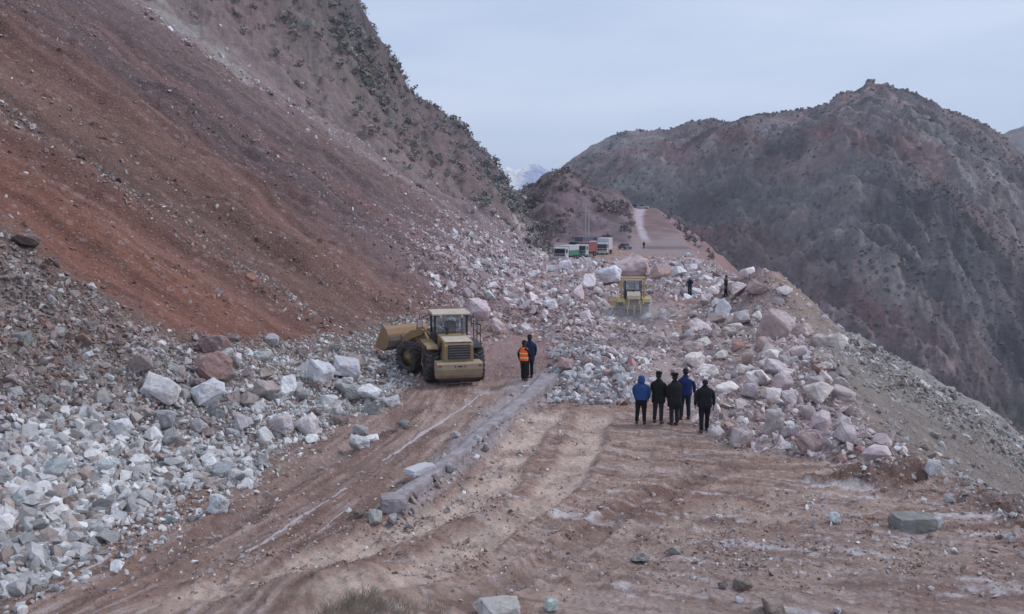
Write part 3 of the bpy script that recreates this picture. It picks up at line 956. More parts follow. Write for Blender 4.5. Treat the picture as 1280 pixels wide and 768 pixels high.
# ---- boulders: one object each
BVAR = []
for s in range(16):
    r = random.Random(s)
    bm = hull(r.choice([14, 18, 22]), 300 + s, (1, r.uniform(.75, .95), r.uniform(.68, .9)), r.uniform(.15, .7))
    bmesh.ops.bevel(bm, geom=list(bm.edges) + list(bm.verts), offset=.022, segments=1, profile=.5, affect='EDGES', clamp_overlap=True)
    bmesh.ops.triangulate(bm, faces=bm.faces)
    bmesh.ops.subdivide_edges(bm, edges=[e for e in bm.edges if e.calc_length() > .16], cuts=2, use_grid_fill=True)
    bmesh.ops.triangulate(bm, faces=bm.faces)
    bmesh.ops.subdivide_edges(bm, edges=[e for e in bm.edges if e.calc_length() > .08], cuts=1, use_grid_fill=True)
    bmesh.ops.triangulate(bm, faces=bm.faces)
    bm.normal_update()
    co = np.array([v.co[:] for v in bm.verts]); no = np.array([v.normal[:] for v in bm.verts])
    d = fbm(co[:, 0] * 3 + co[:, 2] * 2 + s, co[:, 1] * 3 - co[:, 2] * 2.4, 701 + s, 4) * .085 + ridged(co[:, 0] * 6 + co[:, 2] * 4, co[:, 1] * 5 + co[:, 2] * 3 + s, 731, 3) * .02
    for v, dd in zip(bm.verts, no * d[:, None]): v.co += Vector(dd)
    for v in bm.verts:
        if v.co.length > .66: v.co *= .66 / v.co.length
    me = bpy.data.meshes.new('boulder'); bm.to_mesh(me); bm.free()
    me.materials.append(MAT_BOULD)
    BVAR.append(me)

NB_COUNT = 0
def boulder(loc, size, color, label, group=None, flat=1.0, seed=None, rot=None, sink=.16, variant=None, name='boulder'):
    """size = (width across, depth, height) in metres"""
    global NB_COUNT
    r = random.Random(seed if seed is not None else NB_COUNT * 13 + 5)
    o = bpy.data.objects.new(name, BVAR[variant if variant is not None else r.randrange(len(BVAR))])
    COL.objects.link(o)
    o.scale = (size[0], size[1] / .85, size[2] / .8)
    o.rotation_euler = rot if rot else (r.uniform(-.25, .25), r.uniform(-.25, .25), r.uniform(0, 6.28))
    o.location = (loc[0], loc[1], loc[2] + size[2] * (.5 - sink))
    o.color = (*[float(q_) for q_ in color], 1)
    tag(o, label, 'boulder', group)
    NB_COUNT += 1
    return o

def bpx(u, v, w_, h_, rgb, label, **kw):
    """boulder whose foot the photograph shows at (u, v), w_ x h_ pixels large there"""
    g = GT(u, v)
    s = g.y / 1108 * 1.0
    rgb = tuple(min(q_ * 1.06, 205) for q_ in rgb)
    return boulder((g.x, g.y + w_ * s * .3, ground(g.x * (1 + .3 * w_ / 1108), g.y + w_ * s * .3)), (w_ * s * 1.05, w_ * s * .85, h_ * s * 1.2), alb(*rgb), label, rot=kw.pop('rot', None), **kw)

BL = [
 (196, 507, 62, 36, (160, 154, 164), 'large pale boulder with brown patches at the left end of the boulder row'),
 (262, 486, 54, 38, (122, 96, 100), 'large rounded reddish brown boulder at the back of the left boulder row'),
 (268, 452, 42, 26, (108, 84, 88), 'dark brown boulder half buried just above the rounded reddish boulder'),
 (256, 514, 42, 34, (158, 156, 172), 'blocky white grey boulder in front of the rounded reddish boulder'),
 (292, 508, 24, 20, (124, 106, 112), 'small brown boulder right of the blocky white grey one'),
 (330, 504, 40, 30, (132, 118, 124), 'brownish boulder in the middle of the left boulder row'),
 (356, 500, 34, 28, (166, 164, 180), 'pale boulder right of the brownish one in the left boulder row'),
 (398, 484, 34, 30, (158, 156, 172), 'tall grey white boulder between the boulder row and the loader'),
 (428, 478, 44, 32, (146, 142, 158), 'broad grey boulder nearest the loader bucket'),
 (384, 548, 34, 30, (168, 158, 168), 'white boulder with a brown foot at the edge of the dirt lane'),
 (350, 548, 30, 26, (148, 136, 146), 'grey boulder leaning against the white one with brown foot'),
 (458, 506, 36, 18, (186, 184, 200), 'smooth elongated white rock at the rubble edge near the loader'),
 (305, 585, 25, 14, (172, 172, 186), 'small pale rock lying at the tip of the grey rubble'),
 (276, 600, 42, 17, (122, 124, 136), 'flat dark grey slab on the lower edge of the rubble'),
 (270, 643, 30, 24, (158, 160, 174), 'lone grey rock standing on the dirt lane clear of the rubble'),
 (213, 657, 17, 12, (120, 124, 134), 'small grey stone on the dirt lane left of the lone rock'),
 (300, 545, 30, 26, (138, 132, 146), 'grey boulder at the right end of the grey rubble field'),
 (246, 545, 26, 22, (142, 136, 148), 'squarish grey boulder in the upper part of the grey rubble field'),
 (232, 612, 26, 16, (158, 158, 172), 'pale flat boulder near the lower edge of the rubble by the lane'),
 (150, 556, 30, 24, (168, 170, 184), 'bright pale boulder in the middle of the grey rubble field'),
 (205, 540, 26, 22, (126, 124, 136), 'dark grey boulder under the large pale boulder with brown patches'),
 (62, 602, 42, 30, (126, 130, 142), 'big dull grey boulder in the left part of the rubble field'),
 (18, 640, 34, 26, (146, 150, 164), 'grey block cut by the left edge, middle of the rubble field'),
 (82, 672, 44, 22, (144, 132, 136), 'flat brownish boulder in the lower rubble field'),
 (50, 705, 34, 20, (126, 130, 140), 'grey flat stone near the bottom left rubble edge'),
 (128, 600, 34, 22, (152, 154, 168), 'wide pale grey boulder right of the big dull grey one'),
 (28, 312, 34, 16, (96, 82, 84), 'dark boulder lying alone where orange scree meets grey debris at the far left'),
 (112, 362, 18, 8, (166, 158, 166), 'small pale stone on the edge of the orange scree'),
 # right-hand boulder strip
 (973, 428, 46, 42, (138, 120, 126), 'largest brownish boulder with pale cap on the right debris ridge'),
 (944, 374, 30, 18, (126, 104, 108), 'reddish boulder just below the top of the right debris ridge'),
 (905, 400, 22, 22, (168, 164, 180), 'pointed pale boulder below the two far standing people'),
 (962, 450, 34, 26, (164, 150, 162), 'rounded pinkish boulder directly below the largest brownish boulder'),
 (930, 408, 26, 20, (136, 128, 136), 'grey boulder left of the largest brownish boulder'),
 (936, 458, 18, 20, (140, 120, 120), 'small upright brown boulder in the middle of the right strip'),
 (971, 470, 34, 18, (150, 138, 150), 'flat grey boulder in the middle of the right boulder strip'),
 (954, 484, 24, 20, (136, 122, 130), 'squat grey boulder left in the middle of the right boulder strip'),
 (980, 494, 34, 28, (150, 130, 140), 'large pinkish boulder in the middle of the right boulder strip'),
 (991, 512, 32, 22, (160, 148, 160), 'tilted pale boulder below the large pinkish one'),
 (1030, 510, 44, 30, (160, 148, 154), 'broad pale boulder on the outer side of the right boulder strip'),
 (1012, 530, 24, 22, (142, 128, 136), 'grey boulder between the broad pale boulder and the brown flat one'),
 (1028, 545, 34, 28, (158, 140, 150), 'round speckled boulder at the lower right of the strip'),
 (1058, 558, 32, 32, (152, 138, 148), 'egg shaped boulder at the outer lower corner of the strip'),
 (1016, 566, 36, 26, (132, 110, 114), 'brown flat boulder lowest in the right boulder strip'),
 (989, 552, 26, 26, (148, 136, 148), 'grey boulder left of the brown flat one at the strip foot'),
 (970, 545, 28, 30, (144, 130, 136), 'upright grey brown boulder right of the lone person in black'),
 (940, 500, 24, 20, (150, 138, 148), 'pale boulder at the inner edge of the right boulder strip'),
 (1052, 490, 22, 18, (146, 136, 142), 'small grey boulder uppermost on the outer side of the strip'),
 (1168, 594, 22, 24, (156, 150, 160), 'tilted white edged slab at the brink of the drop'),
 (925, 560, 40, 24, (132, 114, 118), 'broken brown rock pile stone in front of the lone person in black'),
 (898, 548, 24, 18, (150, 142, 152), 'pale stone beside the feet of the lone person in black'),
 # centre
 (790, 350, 52, 30, (148, 128, 136), 'huge brown and white boulder below the parked lorries'),
 (826, 352, 34, 20, (132, 110, 112), 'brown boulder joined to the right end of the huge one'),
 (764, 356, 34, 22, (170, 162, 180), 'pale boulder left of the huge brown and white boulder'),
 (735, 362, 30, 22, (166, 152, 168), 'pale boulder in the rubble between loader and lorries'),
 (706, 338, 20, 14, (168, 160, 178), 'pale boulder below the green and white lorry'),
 (724, 376, 28, 24, (152, 134, 148), 'mauve boulder left of the bulldozer'),
 (688, 388, 24, 14, (182, 180, 196), 'bright white boulder in the middle of the rubble field'),
 (596, 402, 34, 26, (156, 138, 150), 'pinkish boulder right behind the loader cab'),
 (618, 418, 26, 20, (150, 132, 142), 'mauve boulder at the right side behind the loader'),
 (850, 350, 26, 14, (176, 166, 182), 'white boulder left of the far person with raised arm'),
 (706, 470, 24, 22, (140, 112, 114), 'reddish block beside the end of the low concrete wall'),
 # foreground
 (1045, 656, 19, 12, (158, 158, 168), 'small pale stone on the lay-by left of the mossy block'),
 (1168, 664, 30, 22, (150, 150, 160), 'pale grey stone touching the right side of the mossy block'),
 (1190, 630, 16, 10, (140, 144, 156), 'small bluish stone behind the mossy block'),
 (802, 706, 34, 14, (118, 112, 118), 'flat grey stone in the broken row on the lay-by'),
 (845, 694, 30, 12, (126, 118, 122), 'long crumbled stone right of the flat one in the broken row'),
 (905, 738, 16, 12, (104, 92, 92), 'small dark clod in the front of the lay-by'),
 (932, 742, 28, 16, (110, 98, 98), 'dark cracked stone in the front of the lay-by'),
 (690, 768, 22, 18, (156, 164, 170), 'small bluish white stone at the bottom edge of the picture'),
 (618, 782, 72, 32, (140, 134, 140), 'broad rough grey boulder at the bottom edge of the picture'),
 (966, 776, 46, 22, (116, 102, 100), 'brown boulder at the bottom edge right of the middle'),
 (1048, 768, 14, 12, (166, 170, 180), 'small white stone at the bottom edge right of the brown boulder'),
 (480, 512, 0, 0, None, None),
]
for b_ in BL:
    if b_[4] is None: continue
    bpx(*b_, **({'variant': 6} if 'huge' in b_[5] else {}))
NAMED = NB_COUNT

def auto_boulders(weight, n, med, sig, lo, hi, pal, label, group, seed, minpx=9, gap=.62):
    rng = np.random.default_rng(seed)
    x, y, z, i = scatter(weight, n * 14, rng)
    size = np.clip(med * np.exp(sig * rng.normal(size=n * 14)), lo, hi)
    got = []
    cols = palette(n * 14, rng, pal)
    for k_ in range(n * 14):
        if len(got) >= n: break
        if size[k_] * 1108 / y[k_] < minpx: continue
        if any((x[k_] - g[0]) ** 2 + (y[k_] - g[1]) ** 2 < (gap * (size[k_] + g[2])) ** 2 for g in got): continue
        s = size[k_]
        got.append((x[k_], y[k_], s))
        r = random.Random(seed * 1000 + k_)
        boulder((x[k_], y[k_], z[k_]), (s, s * r.uniform(.75, 1), s * r.uniform(.55, .85)), cols[k_], label, group, seed=seed * 1000 + k_, rot=(r.uniform(-.4, .4), r.uniform(-.4, .4), r.uniform(0, 6.28)), sink=.2)
auto_boulders(ap * smooth(27, 23, Y) * (A > -.59), 62, .42, .25, .25, .7, GREY, 'pale grey angular boulder in the rubble field at the lower left', 'boulders of the grey rubble field at the lower left', 51)
auto_boulders(np.exp(-((P - 1.6 - (34 - Y) * .12) / 1.6) ** 2) * smooth(25, 27, Y) * smooth(39, 36, Y) * (A < -.12), 44, .75, .28, .45, 1.2, GREY + UPAP[:1], 'grey white boulder in the row between the dirt lane and the scree', 'boulders of the row between the dirt lane and the scree', 52)
auto_boulders(MASK['middle'] * hollow * smooth(52, 60, Y) * smooth(112, 100, Y), 66, .80, .35, .5, 1.9, MIDP + MAUVE[:2], 'pinkish grey boulder in the rubble field between the loader and the parked lorries', 'boulders of the rubble field between the loader and the parked lorries', 53, 8)
auto_boulders(MASK['ridge'] * (1 - .93 * outer) * smooth(31, 34, Y), 44, 1.15, .28, .6, 1.7, [(4, (156, 142, 149)), (3, (168, 157, 163)), (1.5, (140, 120, 124))], 'pinkish grey boulder in the strip along the right rim of the road', 'boulders of the strip along the right rim of the road', 54, 9)
auto_boulders(MASK['heap'], 10, .45, .2, .3, .7, GREY[:3] + RIDGE[:1], 'grey boulder in the heap right of the low concrete wall', 'boulders of the heap right of the low concrete wall', 55, 9)

def far_scrub(n, seed):
    rng = np.random.default_rng(seed)
    a = rng.uniform(-.02, .66, n * 3); y = rng.uniform(420, 960, n * 3); x = a * y
    keep = fbm(x * .012, y * .010, 811, 4) + .35 * perlin(x * .08, y * .06, 812) > rng.uniform(-.25, .25, n * 3)
    u = 640 + 1108 * a
    keep &= y < ridge_y(u) + 2
    x, y = x[keep][:n], y[keep][:n]
    x2 = np.linspace(60, 640, 230); 
    uu = rng.uniform(770, 1250, 230); yy = ridge_y(uu) + rng.uniform(-6, 2, 230); x = np.concatenate([x, (uu - 640) / 1108 * yy]); y = np.concatenate([y, yy])
    st = Stones()
    m_ = len(x)
    size = np.clip(1.7 * np.exp(.5 * rng.normal(size=m_)), .9, 5)
    size[-230:] = rng.uniform(1.5, 4.5, 230)
    st.add(x, y, big_z(x, y) + size * .15, size, palette(m_, rng, [(2, (64, 62, 70)), (2, (56, 56, 62)), (1, (72, 67, 73))]), rng, .4)
    me = mesh_np('mountain_scrub', np.concatenate(st.v), np.concatenate(st.f), np.clip(np.concatenate(st.c), .01, .8))
    ms, t_, b_ = new_mat('far_scrub'); k = NB(t_)
    k.l(k.attr('col').outputs['Color'], b_.inputs['Base Color'])
    tag(link('mountain_scrub', me, ms), 'dark scrub dotted over the big mountain across the valley', kind='stuff')
far_scrub(11000, 85)

# ------------------------------------------------------------------ scrub and shrubs
def leaf_cloud(n, rx, ry, rz, s, rng, z0=0.0, clump=6):
    """n small leaf or twig faces gathered in clumps inside a crown"""
    cen = rng.normal(size=(clump, 3)); cen /= np.linalg.norm(cen, axis=1)[:, None]
    cen *= rng.uniform(.2, .75, (clump, 1))
    c = cen[rng.integers(0, clump, n)] + rng.normal(size=(n, 3)) * .26
    c = c * np.array([rx, ry, rz]); c[:, 2] = np.abs(c[:, 2] + rz * .55) + z0
    R = rot_mats(n, rng, 1)
    tri = np.array([[-.5, -.3, 0], [.5, -.25, .05], [0, .55, .1]])
    P_ = np.einsum('nij,vj->nvi', R, tri) * (s * rng.uniform(.5, 1.4, n))[:, None, None] + c[:, None, :]
    return P_.reshape(-1, 3), np.arange(n * 3).reshape(n, 3)

m_leaf, t_, b_ = new_mat('scrub_leaf'); k = NB(t_)
k.l(k.attr('col').outputs['Color'], b_.inputs['Base Color'])
def scrub(name, weight, n, size, label, seed, cols, leaves=34, leafsize=.22):
    rng = np.random.default_rng(seed)
    x, y, z, i = scatter(weight, n, rng)
    VV, FF, CC, o_ = [], [], [], 0
    protos = [leaf_cloud(leaves, .5, .5, .42, leafsize, rng) for _ in range(8)]
    for j in range(n):
        pv, pf = protos[j % 8]
        s = size * math.exp(.4 * rng.normal())
        a = rng.uniform(0, 6.28); ca, sa = math.cos(a), math.sin(a)
        q_ = pv * s
        VV.append(np.stack([q_[:, 0] * ca - q_[:, 1] * sa + x[j], q_[:, 0] * sa + q_[:, 1] * ca + y[j], q_[:, 2] + z[j] - .05], 1))
        FF.append(pf + o_); o_ += len(pv)
        CC.append(np.tile(alb(*cols[rng.integers(len(cols))]) * rng.uniform(.6, 1.3), (len(pv), 1)))
    o = link(name, mesh_np(name, np.concatenate(VV), np.concatenate(FF), np.clip(np.concatenate(CC), .01, .8)), m_leaf)
    return tag(o, label, kind='stuff')
vegm = onm * smooth(yb + 12, yb + 30, Y) * smooth(-.12, .12, fbm(X * .045, Y * .04, 801, 4)) * smooth(4, 10, P) * (Y < 178)
scrub('scrub', vegm + .16 * onm * (Y < 178), 4600, 1.25, 'leafless grey green scrub covering the mountainside behind the scree', 81, [(106, 106, 113), (112, 110, 114), (120, 108, 112), (98, 100, 106)])
kn_m = smooth(205, 215, Y) * (1 - smooth(783, 793, u_)) * smooth(640, 660, u_) * (Y < 280)
scrub('knoll_scrub', kn_m * smooth(0, .2, fbm(X * .08, Y * .08, 802, 3)) + .12 * kn_m, 420, 1.5, 'low dry scrub on the small knoll behind the lorries', 82, [(98, 92, 98), (110, 94, 98)])
scrub('slope_scrub', on_drop * scrubby * smooth(190, 210, Y) * (Y < 320), 260, 1.8, 'dark scrub on the red slope below the far road crest', 83, [(84, 84, 92), (94, 88, 92)])

m_twig, t_, b_ = new_mat('twig'); b_.inputs['Base Color'].default_value = (.06, .05, .055, 1)
m_shrub, t_, b_ = new_mat('shrub_foliage'); k = NB(t_)
k.l(k.ramp(k.noise(k.coord(), 3, 3), (.3, (.09, .095, .10)), (.7, (.17, .165, .165))), b_.inputs['Base Color'])
sh_labels = ['lone shrub highest on the skyline of the left mountain', 'shrub on the skyline below the highest lone shrub', 'small round shrub on the mountain skyline halfway down',
             'wide shrub on the lower skyline of the left mountain', 'thin upright shrub on the lower skyline of the left mountain', 'shrub low on the skyline just above the snow mountain', 'last shrub at the foot of the mountain skyline']
for n_, (u, v, h_) in enumerate([(516, 128, 1.6), (545, 152, 1.3), (575, 178, 1.5), (598, 201, 2.2), (609, 212, 2.6), (622, 226, 2.2), (634, 238, 1.8)]):
    ym = 168
    x_ = (u - 640) / 1108 * ym; h_ *= .66
    rng = np.random.default_rng(900 + n_)
    e = bpy.data.objects.new('shrub', None); COL.objects.link(e)
    e.location = (x_, ym, ground(x_, ym) - .15)
    tag(e, sh_labels[n_], 'shrub', 'shrubs on the left skyline')
    pv, pf = leaf_cloud(170, h_ * .36, h_ * .36, h_ * .42, .22, rng, h_ * .25, 7)
    link('foliage', mesh_np('foliage', pv, pf), m_shrub, e)
    bm = bmesh.new()
    for q_ in range(7):
        a = rng.uniform(0, 6.28); d_ = Vector((math.cos(a) * .35, math.sin(a) * .35, 1)).normalized()
        r_0, L_ = .05, h_ * rng.uniform(.6, .95)
        c_ = bmesh.ops.create_cone(bm, segments=5, radius1=r_0, radius2=.012, depth=L_)
        Mx = Matrix.Translation(d_ * L_ / 2) @ d_.to_track_quat('Z', 'Y').to_matrix().to_4x4()
        bmesh.ops.transform(bm, matrix=Mx, verts=c_['verts'])
    me = bpy.data.meshes.new('stem'); bm.to_mesh(me); bm.free()
    link('stem', me, m_twig, e)

# ------------------------------------------------------------------ modelling helpers for things
def paint(name, rgb, rough=.6, dirt_=.35, dirtcol=(.30, .24, .22), spec=.3, metal=0, scale=3.0):
    m, t, b = new_mat(name); k = NB(t)
    v = k.coord()
    n = k.noise(v, scale, 6, .65)
    c = k.mix(k.math('MULTIPLY', k.ramp(n, (.38, 0.0), (.68, 1.0)), dirt_), rgb, dirtcol)
    n2 = k.noise(v, scale * 6, 4, .6)
    sc_ = k.n('ShaderNodeVectorMath', operation='SCALE'); k.l(c, sc_.inputs[0]); k.l(k.math('ADD', k.math('MULTIPLY', n2, .5), .75), sc_.inputs['Scale'])
    k.l(sc_.outputs[0], b.inputs['Base Color'])
    b.inputs['Roughness'].default_value = rough; b.inputs['Specular IOR Level'].default_value = spec; b.inputs['Metallic'].default_value = metal
    return m

M_YEL = paint('worn_yellow_paint', (.36, .25, .10), .75, .75, (.26, .20, .17))
M_YELD = paint('dusty_yellow_paint', (.42, .33, .20), .85, .75, (.30, .24, .22))
M_ROOF = paint('dusty_cream_paint', (.56, .49, .38), .85, .6, (.40, .33, .30))
M_BLK = paint('black_paint', (.035, .036, .04), .5, .3, (.14, .12, .11))
M_STEEL = paint('worn_steel', (.14, .13, .13), .6, .6, (.26, .20, .18))
M_RUST = paint('rusty_yellow', (.33, .20, .10), .8, .5)
M_TYRE = paint('dusty_rubber', (.045, .043, .048), .9, .75, (.18, .14, .14), .1, 0, 5)
M_GLASS, t_, b_ = new_mat('cab_glass'); k = NB(t_)
tr_n = k.n('ShaderNodeBsdfTransparent'); tr_n.inputs['Color'].default_value = (.86, .91, .94, 1)
gl_n = k.n('ShaderNodeBsdfGlossy'); gl_n.inputs['Roughness'].default_value = .15; gl_n.inputs['Color'].default_value = (.7, .75, .8, 1)
mx_n = k.n('ShaderNodeMixShader'); mx_n.inputs['Fac'].default_value = .16
k.l(tr_n.outputs[0], mx_n.inputs[1]); k.l(gl_n.outputs[0], mx_n.inputs[2])
t_.nodes.remove(b_)
k.l(mx_n.outputs[0], [n for n in t_.nodes if n.type == 'OUTPUT_MATERIAL'][0].inputs['Surface'])
M_DGLASS, t_, b_ = new_mat('dark_glass')
b_.inputs['Base Color'].default_value = (.02, .025, .03, 1); b_.inputs['Roughness'].default_value = .12; b_.inputs['Specular IOR Level'].default_value = .5
M_WHITE = paint('white_lorry_paint', (.56, .58, .62), .6, .4)
M_RED = paint('red_lorry_paint', (.26, .05, .055), .6, .5)
M_GREEN = paint('green_lorry_paint', (.05, .20, .13), .55, .3)
M_TEAL = paint('teal_paint', (.05, .12, .16), .5, .3)
M_TARP = paint('slate_tarpaulin', (.11, .13, .18), .8, .3)
M_SILV = paint('silver_paint', (.42, .46, .50), .4, .3)
M_MIRR, t_, b_ = new_mat('mirror_glass'); b_.inputs['Base Color'].default_value = (.7, .7, .72, 1); b_.inputs['Metallic'].default_value = 1; b_.inputs['Roughness'].default_value = .2
M_LAMP = paint('lamp_lens', (.55, .5, .45), .3, .2)
M_LAMPR = paint('red_lamp_lens', (.30, .03, .02), .3, .2)

def box(bm, x0, x1, y0, y1, z0, z1, M=None):
    vs = [bm.verts.new(p) for p in ((x0, y0, z0), (x1, y0, z0), (x1, y1, z0), (x0, y1, z0), (x0, y0, z1), (x1, y0, z1), (x1, y1, z1), (x0, y1, z1))]
    for f in ((3, 2, 1, 0), (4, 5, 6, 7), (0, 1, 5, 4), (1, 2, 6, 5), (2, 3, 7, 6), (3, 0, 4, 7)):
        bm.faces.new([vs[i] for i in f])
    if M is not None: bmesh.ops.transform(bm, matrix=M, verts=vs)
    return vs

def prism(bm, pts, x0, x1, M=None, taper=1.0):
    """outline in (y, z) drawn out across x"""
    a = [bm.verts.new((x0, p[0], p[1])) for p in pts]
    b = [bm.verts.new((x1, p[0], p[1])) for p in pts]
    n = len(pts)
    bm.faces.new(a[::-1]); bm.faces.new(b)
    for i in range(n):
        bm.faces.new((a[i], a[(i + 1) % n], b[(i + 1) % n], b[i]))
    if M is not None: bmesh.ops.transform(bm, matrix=M, verts=a + b)
    return a + b

def bar(bm, p, q, r, seg=8, r2=None, M=None):
    p, q = Vector(p), Vector(q)
    d = q - p
    c = bmesh.ops.create_cone(bm, cap_ends=True, segments=seg, radius1=r, radius2=r if r2 is None else r2, depth=d.length)
    Mx = Matrix.Translation((p + q) / 2) @ d.to_track_quat('Z', 'Y').to_matrix().to_4x4()
    if M is not None: Mx = M @ Mx
    bmesh.ops.transform(bm, matrix=Mx, verts=c['verts'])
    return c['verts']

def done(name, bm, mat, parent, bevel=0.0, smooth_=False, M=None):
    if bevel:
        es = [e for e in bm.edges if len(e.link_faces) == 2 and e.calc_face_angle(0) > .5]
        bmesh.ops.bevel(bm, geom=es, offset=bevel, segments=2, profile=.5, affect='EDGES', clamp_overlap=True)
    bmesh.ops.recalc_face_normals(bm, faces=bm.faces)
    if M is not None: bmesh.ops.transform(bm, matrix=M, verts=bm.verts)
    me = bpy.data.meshes.new(name); bm.to_mesh(me); bm.free()
    if smooth_: me.polygons.foreach_set('use_smooth', [True] * len(me.polygons))
    return link(name, me, mat, parent)

def empty(name, loc, rz, label, cat, group=None):
    e = bpy.data.objects.new(name, None); COL.objects.link(e)
    e.location = loc; e.rotation_euler = (0, 0, rz)
    return tag(e, label, cat, group)

def lathe_x(bm, prof, seg, cx=0, cap=True):
    """profile of (x, r) turned about the x axis"""
    rings = []
    for (x, r) in prof:
        rings.append([bm.verts.new((cx + x, r * math.cos(2 * math.pi * i / seg), r * math.sin(2 * math.pi * i / seg))) for i in range(seg)])
    for a, b in zip(rings[:-1], rings[1:]):
        for i in range(seg):
            bm.faces.new((a[i], a[(i + 1) % seg], b[(i + 1) % seg], b[i]))
    if cap:
        for rg, rev in ((rings[0], True), (rings[-1], False)):
            bm.faces.new(rg[::-1] if rev else rg)

def wheel(parent, M, R, W, rimmat, lugs=0, tyre='tyre', side=1):
    """tyre and rim; M places the hub"""
    h = W / 2
    bm = bmesh.new()
    lathe_x(bm, [(-h * .62, R * .52), (-h, R * .62), (-h, R * .86), (-h * .72, R * .965), (h * .72, R * .965), (h, R * .86), (h, R * .62), (h * .62, R * .52)], 36, cap=False)
    if lugs:
        for i in range(lugs):
            for s in (-1, 1):
                a = 2 * math.pi * (i + (.5 if s > 0 else 0)) / lugs
                Mx = Matrix.Rotation(a, 4, 'X') @ Matrix.Translation((s * h * .52, 0, R * .975)) @ Matrix.Rotation(s * math.radians(24), 4, 'Z')
                box(bm, -h * .52, h * .52, -R * .052, R * .052, -.05, R * .045, Mx)
    t = done(tyre, bm, M_TYRE, parent, 0, False, M)
    bm = bmesh.new()
    lathe_x(bm, [(-h * .56, R * .55), (-h * .45, R * .46), (-h * .2, R * .40), (-h * .2, R * .2), (-h * .4, R * .16), (h * .4, R * .16), (h * .2, R * .2), (h * .2, R * .40), (h * .45, R * .46), (h * .56, R * .55)], 24)
    done('rim', bm, rimmat, t, 0, True, M)
    return t

